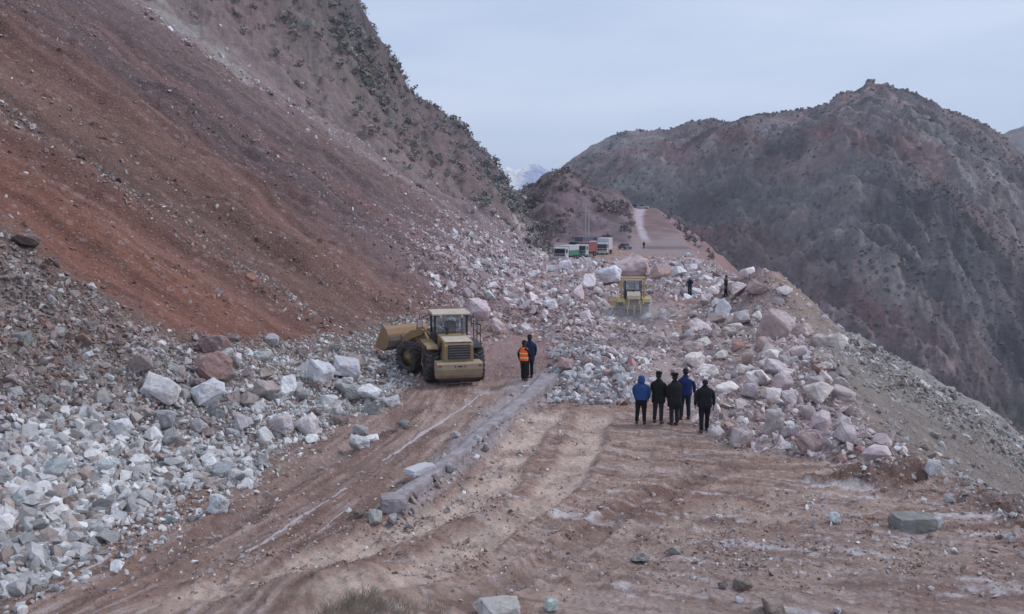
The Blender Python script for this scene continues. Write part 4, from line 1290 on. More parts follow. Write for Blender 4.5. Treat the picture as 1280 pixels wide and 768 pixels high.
# ------------------------------------------------------------------ wheel loader
def make_loader():
    rear = Vector((-2.50, 37.3, 0))
    yaw = math.radians(13)
    e = empty('wheel_loader', (rear.x, rear.y, ground(rear.x, rear.y) + .0), yaw, 'dusty yellow articulated wheel loader clearing rocks with its bucket raised at the rubble edge', 'wheel loader')
    I = Matrix.Identity(4)
    hitch = Vector((0, 1.65, 0)); phi = math.radians(31)
    F = Matrix.Translation(hitch) @ Matrix.Rotation(phi, 4, 'Z')
    FB = F @ Matrix.Translation((0, -.08, .20))
    R, W = .80, .60
    for s in (-1, 1):
        wheel(e, Matrix.Translation((s * 1.06, 0, R - .02)), R, W, M_YEL, 22)
        wheel(e, F @ Matrix.Translation((s * 1.06, 1.62, R - .02)), R, W, M_YEL, 22)
    bm = bmesh.new(); bar(bm, (-1, 0, .8), (1, 0, .8), .16, 12); bar(bm, (0, -.3, .8), (0, .35, .8), .3, 12)
    bar(bm, (-1, 1.62, .8), (1, 1.62, .8), .16, 12, M=F)
    done('axle', bm, M_STEEL, e)
    bm = bmesh.new()
    box(bm, -.42, .42, -1.3, 1.45, .72, 1.12)
    box(bm, -.30, .30, 1.2, 1.75, .55, .8)
    box(bm, -.95, .95, .3, 1.5, 1.02, 1.14)
    done('rear_frame', bm, M_YEL, e, .02)
    bm = bmesh.new()
    prism(bm, [(.0, .5), (.1, 1.0), (.75, 1.35), (1.3, 2.0), (1.7, 2.05), (1.95, 1.3), (2.15, .75), (1.6, .5)], -.42, -.30, F)
    prism(bm, [(.0, .5), (.1, 1.0), (.75, 1.35), (1.3, 2.0), (1.7, 2.05), (1.95, 1.3), (2.15, .75), (1.6, .5)], .30, .42, F)
    box(bm, -.32, .32, .2, 2.0, .55, .95, F)
    done('front_frame', bm, M_YEL, e, .015)
    # counterweight
    bm = bmesh.new()
    prism(bm, [(-1.95, .86), (-1.95, 1.10), (-1.88, 1.16), (-1.05, 1.16), (-.98, .9), (-1.15, .50), (-1.62, .42), (-1.80, .58)], -1.04, 1.04)
    cw = done('counterweight', bm, M_YELD, e, .035)
    bm = bmesh.new()
    for x in (-.22, .22): bar(bm, (x, -1.945, 1.0), (x, -1.965, 1.0), .035, 10)
    box(bm, -.1, .1, -1.966, -1.945, .97, 1.03)
    done('tow_slot', bm, M_BLK, cw)
    for s in (-1, 1):
        bm = bmesh.new(); box(bm, s * .90 - .07, s * .90 + .07, -1.968, -1.945, 1.0, 1.06)
        done('tail_light', bm, M_LAMPR, cw, .01)
    bm = bmesh.new(); box(bm, -.9, .9, -1.55, -1.0, .30, .46)
    done('underplate', bm, M_BLK, e, .02)
    # hood
    bm = bmesh.new()
    prism(bm, [(-1.62, 1.16), (-1.66, 1.88), (-1.58, 2.01), (-1.35, 2.08), (.55, 2.17), (.55, 1.12), (-1.0, 1.12)], -.66, .66)
    hood = done('engine_hood', bm, M_YEL, e, .05)
    bm = bmesh.new(); box(bm, -.60, .60, -1.50, -.1, 2.10, 2.12, Matrix.Rotation(math.radians(3), 4, 'X') @ Matrix.Translation((0, 0, .035)))
    done('hood_top', bm, M_ROOF, hood, .008)
    bm = bmesh.new(); box(bm, -.50, .50, -1.705, -1.655, 1.30, 1.93)
    gr = done('grille', bm, M_BLK, hood, .01)
    bm = bmesh.new()
    for i in range(5):
        z = 1.37 + i * .115
        box(bm, -.47, .47, -1.735, -1.708, z, z + .035, None)
    done('louvre', bm, M_STEEL, gr)
    for s in (-1, 1):
        bm = bmesh.new(); box(bm, s * .668 - .008, s * .668 + .008, -.9, -.25, 1.45, 1.95)
        done('side_vent', bm, M_BLK, hood, .005)
    bm = bmesh.new(); bar(bm, (.42, -.15, 2.2), (.42, -.15, 2.85), .055, 10); bar(bm, (.42, -.15, 2.25), (.42, -.15, 2.55), .085, 10)
    done('exhaust', bm, M_STEEL, e)
    bm = bmesh.new(); bar(bm, (-.3, -.1, 2.2), (-.3, -.1, 2.5), .06, 10); bar(bm, (-.3, -.1, 2.45), (-.3, -.1, 2.56), .12, 10)
    done('air_intake', bm, M_BLK, e)
    # cab
    x0, x1, y0, y1, z0, z1 = -.80, .80, .58, 2.02, 1.16, 2.98
    bm = bmesh.new()
    box(bm, x0, x1, y0, y1, z0, 2.10)
    for px_, py_ in ((x0, y0), (x1 - .09, y0), (x0, y1 - .09), (x1 - .09, y1 - .09)):
        box(bm, px_, px_ + .09, py_, py_ + .09, 2.10, z1)
    box(bm, x0, x1, y0, y1, z1, z1 + .05)
    cabm = done('cab', bm, M_BLK, e, .012)
    bm = bmesh.new()
    prism(bm, [(y0 - .14, 3.03), (y0 - .16, 3.10), (y0 - .02, 3.16), (y1 + .02, 3.18), (y1 + .20, 3.11), (y1 + .18, 3.03)], x0 - .10, x1 + .10)
    done('roof', bm, M_ROOF, cabm, .025)
    for nm, b_ in (('rear_window', (x0 + .09, x1 - .09, y0 + .03, y0 + .045, 2.12, z1 - .02)), ('windscreen', (x0 + .09, x1 - .09, y1 - .045, y1 - .03, 2.12, z1 - .02)),
                   ('side_window', (x0 + .03, x0 + .045, y0 + .09, y1 - .09, 2.12, z1 - .02)), ('side_window', (x1 - .045, x1 - .03, y0 + .09, y1 - .09, 2.12, z1 - .02))):
        bm = bmesh.new(); box(bm, *b_); done(nm, bm, M_GLASS, cabm)
    bm = bmesh.new(); box(bm, -.27, .27, .85, .97, 2.0, 2.72); box(bm, -.27, .27, .85, 1.35, 1.98, 2.10)
    done('driver_seat', bm, M_BLK, cabm, .03)
    bm = bmesh.new()
    bar(bm, (0, 1.62, 2.0), (0, 1.50, 2.45), .03, 8)
    c_ = [(.17 * math.cos(i * math.pi / 6), 1.49 + .05 * math.sin(i * math.pi / 6), 2.46 + .16 * math.sin(i * math.pi / 6)) for i in range(13)]
    for a_, b2 in zip(c_[:-1], c_[1:]): bar(bm, a_, b2, .016, 6)
    done('steering_wheel', bm, M_BLK, cabm)
    for s in (-1, 1):
        bm = bmesh.new(); bar(bm, (s * .5, y0 - .14, 2.98), (s * .5, y0 - .24, 2.96), .06, 10); done('work_lamp', bm, M_LAMP, cabm)
    # platforms, steps, rails, mirrors
    for s in (-1, 1):
        bm = bmesh.new(); box(bm, min(s * .80, s * 1.34), max(s * .80, s * 1.34), -.25, 1.75, 1.70, 1.76)
        prism(bm, [(-.55, 1.62), (-.25, 1.76), (-.25, 1.70), (-.52, 1.57)], min(s * .78, s * 1.30), max(s * .78, s * 1.30))
        done('fender', bm, M_YEL if s < 0 else M_BLK, e, .008)
        bm = bmesh.new()
        for yy in (-.15, .75, 1.65): bar(bm, (s * 1.28, yy, 1.74), (s * 1.28, yy, 2.62), .022, 6)
        bar(bm, (s * 1.28, -.15, 2.62), (s * 1.28, 1.65, 2.62), .022, 6); bar(bm, (s * 1.28, -.15, 2.2), (s * 1.28, 1.65, 2.2), .018, 6)
        if s > 0: bar(bm, (s * 1.28, -.15, 2.62), (s * .82, -.05, 2.7), .022, 6)
        if s > 0: done('handrail', bm, M_BLK, e)
        else: bm.free()
        bm = bmesh.new()
        bar(bm, (s * .8, 1.9, 2.95), (s * 1.32, 1.95, 2.75), .02, 6); bar(bm, (s * 1.32, 1.95, 2.95), (s * 1.32, 1.95, 2.35), .02, 6)
        mr = done('mirror_arm', bm, M_BLK, e)
        bm = bmesh.new(); box(bm, s * 1.32 - .13, s * 1.32 + .13, 1.90, 1.945, 2.30, 2.72); mo = done('mirror', bm, M_BLK, mr, .01)
        bm = bmesh.new(); box(bm, s * 1.32 - .11, s * 1.32 + .11, 1.892, 1.898, 2.32, 2.70); done('mirror_glass', bm, M_MIRR, mr)
    bm = bmesh.new()
    for yy in (.62, 1.15): bar(bm, (-1.36, yy, .60), (-1.22, yy, 1.74), .025, 6)
    for z in (.66, .98, 1.30, 1.6): box(bm, -1.38 + .1 * (z - .6), -1.24 + .1 * (z - .6), .62, 1.15, z, z + .03)
    done('ladder', bm, M_RUST, e)
    bm = bmesh.new(); box(bm, -1.2, -.82, .35, 1.5, 1.15, 1.66); done('fuel_tank', bm, M_YEL, e, .03)
    bm = bmesh.new(); box(bm, .82, 1.2, .35, 1.5, 1.15, 1.66); done('battery_box', bm, M_BLK, e, .03)
    # boom and bucket on the front frame
    def arm(s):
        bm = bmesh.new()
        prism(bm, [(1.15, 2.10), (1.35, 2.18), (2.2, 2.02), (3.05, 1.48), (3.16, 1.15), (2.98, 1.05), (2.75, 1.28), (2.2, 1.58), (1.3, 1.88)], s * .52 - .05, s * .52 + .05, F)
        done('boom', bm, M_YEL, e, .012)
    arm(-1); arm(1)
    bm = bmesh.new()
    bar(bm, (-.5, 2.6, 1.55), (.5, 2.6, 1.55), .14, 12, M=F)
    prism(bm, [(1.9, 2.15), (2.05, 2.35), (2.3, 2.3), (2.45, 1.45), (2.3, 1.35)], -.10, .10, F)
    done('bell_crank', bm, M_YEL, e, .01)
    bm = bmesh.new()
    bar(bm, (0, .95, 1.6), (0, 1.5, 1.9), .09, 12, M=F); bar(bm, (0, 1.5, 1.9), (0, 2.1, 2.25), .045, 10, M=F)
    bar(bm, (0, 2.4, 1.45), (0, 3.08, 1.50), .055, 8, M=F)
    for s in (-1, 1):
        bar(bm, (s * .36, .9, .95), (s * .44, 1.8, 1.3), .08, 12, M=F); bar(bm, (s * .44, 1.8, 1.3), (s * .48, 2.4, 1.55), .045, 10, M=F)
    done('hydraulic_cylinder', bm, M_STEEL, e)
    # bucket: curved shell with side plates, open forward
    out = [(3.18, .98), (3.10, 1.25), (3.13, 1.58), (3.28, 1.84), (3.52, 1.98)]
    low = [(3.18, .98), (3.38, .82), (3.65, .76), (4.30, .86)]
    sec = out[::-1] + low[1:]
    th = .05
    inn = [(3.54, 1.92), (3.33, 1.80), (3.19, 1.56), (3.16, 1.27), (3.24, 1.03), (3.40, .87), (3.65, .81), (4.30, .89)]
    bm = bmesh.new()
    prism(bm, sec + inn[::-1], -1.28, 1.28, FB)
    bk = done('bucket', bm, M_RUST, e)
    side = out[::-1] + low[1:] + [(4.15, 1.12), (3.80, 1.72)]
    for s in (-1, 1):
        bm = bmesh.new(); prism(bm, side, s * 1.30 - .025, s * 1.30 + .025, FB); done('side_plate', bm, M_RUST, bk, .005)
    bm = bmesh.new()
    prism(bm, [(3.14, .96), (3.36, .78), (3.65, .715), (4.0, .77), (4.0, .80), (3.65, .755), (3.37, .815), (3.17, .98)], -1.26, 1.26, FB)
    prism(bm, [(3.085, 1.27), (3.16, .985), (3.13, .98), (3.055, 1.27), (3.085, 1.46), (3.11, 1.46)], -1.26, 1.26, FB)
    for i in range(3):
        x = -.5 + i * .5
        prism(bm, [(3.10, 1.02), (3.0, 1.12), (3.02, 1.45), (3.11, 1.56)], x - .03, x + .03, FB)
    done('wear_plate', bm, M_STEEL, bk)
    for i in range(8):
        x = -1.2 + i * 2.4 / 7
        bm = bmesh.new(); prism(bm, [(4.25, .83), (4.25, .92), (4.52, .91), (4.52, .88)], x - .05, x + .05, FB); done('tooth', bm, M_STEEL, bk)
    e.scale = (.91, .91, .91)
    return e, rear, yaw
LOADER, l_rear, l_yaw = make_loader()

# ------------------------------------------------------------------ bulldozer, seen from behind
M_DOZ = paint('bulldozer_yellow', (.60, .44, .16), .65, .4, (.40, .33, .27))
def make_dozer():
    x, y = 9.2, 67.5
    e = empty('bulldozer', (x, y, ground(x, y) - .05), math.radians(-3), 'yellow bulldozer seen from behind, working in dust in the middle of the rubble', 'bulldozer')
    for s in (-1, 1):
        bm = bmesh.new()
        loop = []
        for i in range(9): a = math.pi / 2 + math.pi * i / 8; loop.append((-1.35 + .42 * math.cos(a), .46 + .42 * math.sin(a)))
        for i in range(9): a = -math.pi / 2 + math.pi * i / 8; loop.append((1.55 + .42 * math.cos(a), .46 + .42 * math.sin(a)))
        prism(bm, loop, s * 1.0 - .22, s * 1.0 + .22)
        tr = done('track', bm, M_STEEL, e)
        bm = bmesh.new()
        L_ = 2 * 2.9 + 2 * math.pi * .42
        for i in range(38):
            d = i / 38 * L_
            if d < 2.9: p, a = (1.55 - d, .88), 0
            elif d < 2.9 + math.pi * .42: q_ = (d - 2.9) / .42; p, a = (-1.35 - .42 * math.sin(q_), .46 + .42 * math.cos(q_)), q_
            elif d < 5.8 + math.pi * .42: p, a = (-1.35 + d - 2.9 - math.pi * .42, .04), math.pi
            else: q_ = (d - 5.8 - math.pi * .42) / .42; p, a = (1.55 + .42 * math.sin(q_), .46 - .42 * math.cos(q_)), math.pi + q_
            box(bm, -.26, .26, -.07, .07, 0, .05, Matrix.Translation((s * 1.0, p[0], p[1])) @ Matrix.Rotation(a, 4, 'X'))
        done('track_shoe', bm, M_STEEL, tr)
        bm = bmesh.new()
        box(bm, s * 1.08 - .32, s * 1.08 + .32, -1.5, .9, 1.22, 1.42)
        prism(bm, [(-1.62, 1.0), (-1.5, 1.42), (-1.4, 1.42), (-1.5, 1.0)], s * 1.08 - .32, s * 1.08 + .32)
        fd = done('fender', bm, M_DOZ, e, .03)
        bm = bmesh.new(); box(bm, s * 1.14 - .24, s * 1.14 + .24, -1.70, -1.63, 1.02, 1.16); done('tail_light', bm, M_BLK, fd, .01)
    bm = bmesh.new(); box(bm, -.72, .72, -1.4, 2.3, .55, 1.3); box(bm, -.5, .5, .75, 2.5, 1.3, 2.0)
    done('hull', bm, M_DOZ, e, .04)
    bm = bmesh.new(); prism(bm, [(-1.75, 1.45), (-1.70, 1.72), (-1.35, 2.02), (-.75, 2.05), (-.75, 1.3), (-1.6, 1.3)], -.56, .56)
    ft = done('fuel_tank', bm, M_ROOF, e, .05)
    bm = bmesh.new(); bar(bm, (0, -1.25, 2.0), (0, -1.25, 2.1), .07, 10); done('filler_cap', bm, M_BLK, ft)
    bm = bmesh.new()
    for s in (-1, 1): bar(bm, (s * .5, -1.45, 1.3), (s * .5, -2.0, .75), .07, 8)
    box(bm, -.75, .75, -2.2, -1.95, .60, .82)
    box(bm, -.42, .42, -1.66, -1.5, .7, 1.4)
    rp = done('ripper_frame', bm, M_STEEL, e, .02)
    for s in (-1, 0, 1):
        bm = bmesh.new(); prism(bm, [(-2.25, .95), (-2.1, .95), (-2.02, .35), (-1.9, .12), (-2.12, .3), (-2.2, .6)], s * .55 - .05, s * .55 + .05); done('ripper_shank', bm, M_DOZ, rp)
    for s in (-1, 1):
        bm = bmesh.new(); box(bm, s * .44 - .05, s * .44 + .05, -1.80, -1.72, .55, 1.46); done('ripper_post', bm, M_DOZ, e, .01)
    bm = bmesh.new()
    box(bm, -.72, .72, -.85, .75, 1.3, 2.1)
    for px_, py_ in ((-.72, -.85), (.63, -.85), (-.72, .66), (.63, .66)): box(bm, px_, px_ + .09, py_, py_ + .09, 2.1, 2.95)
    cb = done('cab', bm, M_BLK, e, .02)
    for nm, b_ in (('rear_window', (-.63, .63, -.82, -.80, 2.1, 2.95)), ('windscreen', (-.63, .63, .70, .72, 2.1, 2.95)), ('side_window', (-.70, -.68, -.76, .66, 2.1, 2.95)), ('side_window', (.68, .70, -.76, .66, 2.1, 2.95))):
        bm = bmesh.new(); box(bm, *b_); done(nm, bm, M_GLASS, cb)
    bm = bmesh.new(); box(bm, -.80, .80, -1.0, .85, 2.95, 3.05); done('roof', bm, M_ROOF, cb, .03)
    bm = bmesh.new()
    for s in (-1, 1):
        prism(bm, [(-.45, 1.4), (-.45, 3.12), (-.2, 3.12), (-.2, 1.4)], s * .98 - .07, s * .98 + .07)
    box(bm, -1.05, 1.05, -.5, .1, 3.09, 3.22)
    done('rollover_bar', bm, M_DOZ, e, .02)
    bm = bmesh.new(); bar(bm, (.3, 1.5, 2.0), (.3, 1.5, 2.9), .06, 10); done('exhaust', bm, M_STEEL, e)
    bm = bmesh.new(); prism(bm, [(3.0, .0), (2.85, .35), (2.85, .85), (3.0, 1.2), (3.06, 1.2), (2.93, .85), (2.93, .35), (3.08, .0)], -1.75, 1.75)
    bl = done('blade', bm, M_DOZ, e)
    bm = bmesh.new()
    for s in (-1, 1): bar(bm, (s * 1.45, .3, .5), (s * 1.45, 2.85, .35), .09, 8)
    done('push_arm', bm, M_DOZ, e)
    e.scale = (.88, .88, .88)
    return e
DOZER = make_dozer()

# ------------------------------------------------------------------ lorries and cars
def make_truck(loc, rz, label, cabmat, boxmat, boxlen=6.5, boxh=2.4, tarp=None, lowmat=None, group='parked lorries on the far side of the landslide'):
    """front of the lorry looks towards -Y of its own axes"""
    e = empty('lorry', loc, rz, label, 'lorry', group)
    bm = bmesh.new()
    prism(bm, [(-.05, .55), (-.10, 1.35), (.10, 2.45), (.35, 2.65), (1.75, 2.65), (1.75, .55)], -1.2, 1.2)
    cb = done('cab', bm, cabmat, e, .06)
    bm = bmesh.new(); prism(bm, [(-.105, 1.42), (-.12, 1.42), (.065, 2.32), (.085, 2.32)], -1.08, 1.08); done('windscreen', bm, M_DGLASS, cb)
    for s in (-1, 1):
        bm = bmesh.new(); box(bm, s * 1.2 - .012, s * 1.2 + .012, .35, 1.15, 1.5, 2.25); done('side_window', bm, M_DGLASS, cb)
        bm = bmesh.new(); box(bm, s * .9 - .14, s * .9 + .14, -.13, -.06, .78, .96); done('headlight', bm, M_LAMP, cb, .01)
        bm = bmesh.new(); box(bm, s * 1.38 - .08, s * 1.38 + .08, .0, .06, 1.6, 2.15); bar(bm, (s * 1.2, .05, 2.1), (s * 1.38, .03, 2.1), .02, 6); done('mirror', bm, M_BLK, cb)
    bm = bmesh.new(); box(bm, -1.1, 1.1, -.14, -.075, 1.02, 1.28); done('grille', bm, M_BLK, cb, .01)
    bm = bmesh.new(); box(bm, -1.22, 1.22, -.22, .1, .42, .74); done('bumper', bm, cabmat if cabmat is not M_RED else M_WHITE, cb, .03)
    bm = bmesh.new(); box(bm, -.42, .42, .3, 2 + boxlen, .62, .9); done('chassis', bm, M_BLK, e)
    bm = bmesh.new()
    if tarp:
        prism(bm, [(1.95, 1.0), (1.95, 1.0 + boxh), (1.95 + boxlen, 1.0 + boxh), (1.95 + boxlen, 1.0)], -1.25, 1.25)
        cg = done('tarpaulin', bm, tarp, e, .12)
        bm = bmesh.new(); box(bm, -1.27, 1.27, 1.93, 1.97 + boxlen, .92, 1.5); done('side_board', bm, boxmat, e, .02)
    else:
        box(bm, -1.25, 1.25, 1.95, 1.95 + boxlen, (1.0 if not lowmat else 1.0 + boxh * .5), 1.0 + boxh)
        cg = done('cargo_box', bm, boxmat, e, .04)
        if lowmat:
            bm = bmesh.new(); box(bm, -1.27, 1.27, 1.93, 1.97 + boxlen, .92, 1.0 + boxh * .5); done('side_board', bm, lowmat, e, .02)
    for yy in (.85, 2 + boxlen * .72, 2 + boxlen * .72 + 1.1):
        for s in (-1, 1):
            wheel(e, Matrix.Translation((s * 1.02, yy, .50)), .50, .32, M_SILV, 0)
    e.scale = (.82, .82, .82)
    return e

def make_car(loc, rz, label, mat, group=None):
    e = empty('car', loc, rz, label, 'car', group)
    bm = bmesh.new()
    prism(bm, [(-2.15, .35), (-2.2, .62), (-2.05, .78), (-1.15, .90), (1.6, .95), (2.1, .88), (2.15, .4), (1.9, .28), (-1.9, .28)], -.84, .84)
    bd = done('body', bm, mat, e, .06)
    bm = bmesh.new(); prism(bm, [(-1.05, .90), (-.45, 1.38), (.9, 1.40), (1.6, .93)], -.72, .72); ch = done('cabin', bm, M_DGLASS, e, .03)
    bm = bmesh.new(); box(bm, -.70, .70, -.48, .95, 1.39, 1.45); done('roof', bm, mat, e, .025)
    for s in (-1, 1):
        bm = bmesh.new(); box(bm, s * .62 - .14, s * .62 + .14, -2.22, -2.16, .58, .72); done('headlight', bm, M_LAMP, bd)
        bm = bmesh.new(); box(bm, s * .66 - .1, s * .66 + .1, 2.13, 2.17, .62, .78); done('tail_light', bm, M_LAMPR, bd)
        for yy in (-1.35, 1.35): wheel(e, Matrix.Translation((s * .76, yy, .32)), .32, .2, M_SILV, 0)
    e.scale = (.85, .85, .85)
    return e

def on_ground(u, y, dz=0.0):
    x = (u - 640) / 1108 * y
    return (x, y, ground(x, y) + dz)

make_truck(on_ground(699.5, 139), math.radians(-24), 'green and white lorry, leftmost of the parked lorries, half hidden by the rubble', M_WHITE, M_WHITE, 5.5, 1.9, lowmat=M_GREEN)
make_truck(on_ground(725.5, 150), math.radians(-22), 'red lorry with white cab top in the middle of the parked lorries', M_WHITE, M_RED, 6.0, 2.0)
make_truck(on_ground(752, 160), math.radians(-14), 'white box lorry, rightmost of the parked lorries', M_WHITE, M_WHITE, 6.5, 2.6)
make_truck(on_ground(717, 170), math.radians(-40), 'lorry with slate coloured tarpaulin standing behind the red lorry', M_TEAL, M_SILV, 6.0, 2.6, tarp=M_TARP)
make_truck(on_ground(737, 172), math.radians(-24), 'dark covered lorry behind and left of the white box lorry', M_WHITE, M_TARP, 4.5, 2.4, tarp=M_TARP)
make_car(on_ground(717, 149), math.radians(-60), 'dark teal car parked at the left of the red lorry', M_TEAL, 'cars at the far side of the landslide')
make_car(on_ground(781, 186), math.radians(20), 'dark blue car parked right of the lorries by the grey fill', M_TARP, 'cars at the far side of the landslide')
make_car(on_ground(793.5, 300), math.radians(70), 'dark car, left of the two on the crest of the far road', M_TEAL, 'cars on the crest of the far road')
make_car(on_ground(803.0, 298), math.radians(60), 'pale silver car, right of the two on the crest of the far road', M_SILV, 'cars on the crest of the far road')

# utility poles
M_POLE = paint('pale_pole', (.50, .48, .48), .8, .3)
for u, y, h_, lb in ((735.5, 203, 8.5, 'pale utility pole with cross arm standing at the foot of the knoll'), (731.5, 214, 8.0, 'thinner pale utility pole behind the nearer one at the knoll')):
    e = empty('utility_pole', on_ground(u, y, -.3), 0.3, lb, 'utility pole', 'utility poles at the knoll')
    bm = bmesh.new(); bar(bm, (0, 0, 0), (0, 0, h_), .15, 10, .10); done('pole', bm, M_POLE, e)
    bm = bmesh.new(); box(bm, -.7, .7, -.06, .06, h_ - .6, h_ - .48); done('cross_arm', bm, M_POLE, e)
    for s in (-1, 0, 1):
        bm = bmesh.new(); bar(bm, (s * .6, 0, h_ - .48), (s * .6, 0, h_ - .3), .05, 8); done('insulator', bm, M_WHITE, e)

# ------------------------------------------------------------------ people
def skin(points, edges, sub=1, ysc=1.0):
    """points: list of (xyz, radius); grown into one continuous surface"""
    me = bpy.data.meshes.new('tmp')
    me.from_pydata([p[0] for p in points], edges, [])
    o = bpy.data.objects.new('tmp', me); COL.objects.link(o)
    md = o.modifiers.new('s', 'SKIN'); md.use_smooth_shade = True
    for i, p in enumerate(points):
        r = p[1] if hasattr(p[1], '__len__') else (p[1], p[1])
        me.skin_vertices[0].data[i].radius = r
        me.skin_vertices[0].data[i].use_root = (i == 0)
    sb = o.modifiers.new('b', 'SUBSURF'); sb.levels = sub; sb.render_levels = sub
    dg = bpy.context.evaluated_depsgraph_get()
    out = bpy.data.meshes.new_from_object(o.evaluated_get(dg))
    bpy.data.objects.remove(o); bpy.data.meshes.remove(me)
    if ysc != 1.0:
        for v in out.vertices: v.co.y *= ysc
    out.polygons.foreach_set('use_smooth', [True] * len(out.polygons))
    return out

def cloth(name, rgb):
    return paint(name, rgb, .9, .25, (min(rgb[0] * 1.6 + .02, .5), min(rgb[1] * 1.6 + .02, .5), min(rgb[2] * 1.6 + .02, .5)), .1, 0, 6)
M_SKIN = paint('skin', (.26, .16, .125), .6, .1, (.30, .17, .13))
M_HAIR = paint('dark_hair', (.02, .018, .018), .7, .1, (.04, .03, .03))
M_SHOE = paint('dusty_shoe', (.045, .04, .04), .8, .5, (.16, .12, .11))
CL = {n: cloth('cloth_' + n, c) for n, c in dict(black=(.018, .019, .022), charcoal=(.019, .021, .021), navy=(.018, .028, .065), blue=(.030, .075, .21), royal=(.020, .035, .12), olive=(.017, .020, .018),
                                              trousers=(.018, .018, .022), slate=(.028, .034, .042), maroon=(.05, .022, .034), brown=(.10, .07, .06)).items()}
M_VEST = paint('orange_vest', (.95, .16, .03), .7, .1, (.9, .25, .08), .2)
M_REFL = paint('reflective_tape', (.95, .62, .30), .5, .1, (.8, .7, .4))

def person(loc, rz, h, label, coat='black', trousers='trousers', hat=None, coat_len=.80, pose=None, vest=False, hood=False, stripe=None, skirt=.0, group=None, turn=0.0, sit=False, seat_z=0, collar=None, bulk=1.0):
    """looks towards +Y of its own axes; pose gives hand and foot places"""
    S = h / 1.75
    p = dict(lh=(-.27, .03, .84), le=(-.27, -.03, 1.12), rh=(.27, .03, .84), re=(.27, -.03, 1.12), lf=(-.10, .0), rf=(.10, .0), lk=None, rk=None, lean=0.0)
    if pose: p.update(pose)
    e = empty('person', loc, rz, label, 'person', group)
    ln = p['lean']
    pel = (0, 0, .96); wst = (0, ln * .4, 1.10); cst = (0, ln * .8, 1.30); nb = (0, ln, 1.46); nk = (0, ln + .01, 1.52); 
    hd0 = (0, ln + .02, 1.575); hd1 = (0, ln + .03, 1.655); hd2 = (0, ln + .02, 1.72)
    if sit:
        kl, kr = (-.14, .46, .98), (.14, .46, .98); al, ar = (-.14, .55, .56), (.14, .55, .56)
    else:
        al = (p['lf'][0], p['lf'][1] - .02, .09); ar = (p['rf'][0], p['rf'][1] - .02, .09)
        kl = p['lk'] or ((al[0] - .10) * .5, al[1] * .5 + .02, .50); kr = p['rk'] or ((ar[0] + .10) * .5, ar[1] * .5 + .02, .50)
    tl, tr = (al[0] - .01, al[1] + .15, .045), (ar[0] + .01, ar[1] + .15, .045)
    P_, E_ = [], []
    def add(c, r, par=None):
        P_.append((c, r)); i = len(P_) - 1
        if par is not None: E_.append((par, i))
        return i
    a0 = add(pel, .12); a1 = add(wst, .105, a0); a2 = add(cst, .12, a1); a3 = add(nb, .07, a2); a4 = add(nk, .052, a3)
    a5 = add(hd0, .070, a4); a6 = add(hd1, .096, a5); a7 = add(hd2, .062, a6)
    ta = math.radians(turn)
    fx, fy = math.sin(ta), math.cos(ta)
    n_ = add((fx * .10, ln + .02 + fy * .105, 1.635), .014, a6)                       # nose
    ea = add((fy * .092, ln + .02 - fx * .09, 1.645), .013, a6); eb = add((-fy * .092, ln + .02 + fx * .09, 1.645), .013, a6)
    for s, el, ha in ((-1, p['le'], p['lh']), (1, p['re'], p['rh'])):
        sh = add((s * .175, ln * .9, 1.42), .055, a2); eli = add(el, .040, sh); wr = add(ha, .026, eli)
        d = (Vector(ha) - Vector(el)).normalized()
        pm_ = Vector(ha) + d * .075; pi_ = add(tuple(pm_), (.030, .026), wr)
        side = d.cross(Vector((1, 0, 0)));
        side = side.normalized() if side.length > .1 else Vector((0, 1, 0))
        curl = Vector((-s, 0, 0))
        for f_, (off, L_) in enumerate(((.028, .062), (.010, .072), (-.010, .068), (-.028, .052))):
            b1 = pm_ + side * off + d * .03
            m1 = b1 + d * L_ * .55 + curl * .008; m2 = m1 + d * L_ * .35 + curl * .028
            i1 = add(tuple(b1), .0095, pi_); i2 = add(tuple(m1), .0085, i1); add(tuple(m2), .007, i2)
        t1 = Vector(ha) + d * .03 + side * .04; i1 = add(tuple(t1), .010, wr); add(tuple(t1 + d * .045 + side * .012 + curl * .012), .0085, i1)
    for s, k_, an, to in ((-1, kl, al, tl), (1, kr, ar, tr)):
        hp = add((s * .09, .0, .90), .085, a0); ki = add(k_, .055, hp); ai = add(an, .038, ki); add(to, .034, ai)
    body = skin(P_, E_, 1)
    link('body', body, M_SKIN, e)
    # trousers
    q_ = [(pel, (.120 * bulk, .120 * bulk))]; ed = []
    for s, k_, an in ((-1, kl, al), (1, kr, ar)):
        b = len(q_)
        q_ += [((s * .095, 0, .88), .092 * bulk), (tuple((Vector((s * .095, 0, .88)) + Vector(k_)) / 2), .095 * bulk), (k_, .082), (tuple((Vector(k_) * .4 + Vector(an) * .6)), .076), ((an[0], an[1], an[2] + .0), .074)]
        ed += [(0, b), (b, b + 1), (b + 1, b + 2), (b + 2, b + 3), (b + 3, b + 4)]
    tr_ = link('trousers', skin(q_, ed, 1, .92), CL[trousers], e)
    if stripe == 'leg':
        bm = bmesh.new()
        pts = [Vector((-.19, 0, .90)), Vector((kl[0] - .085, kl[1], kl[2])), Vector((al[0] - .08, al[1], .14))]
        for a_, b2 in zip(pts[:-1], pts[1:]): bar(bm, a_, b2, .020, 6)
        done('side_stripe', bm, M_WHITE, tr_)
    for an, to in ((al, tl), (ar, tr)):
        sh = skin([((an[0], an[1] - .05, .055), .052), ((an[0], an[1] + .03, .055), .056), ((to[0], to[1], .045), .044), ((to[0], to[1] + .05, .038), .03)], [(0, 1), (1, 2), (2, 3)], 1)
        link('shoe', sh, M_SHOE, e)
    # coat: trunk with an open hem, and sleeves
    hem = coat_len
    bmc = bmesh.new()
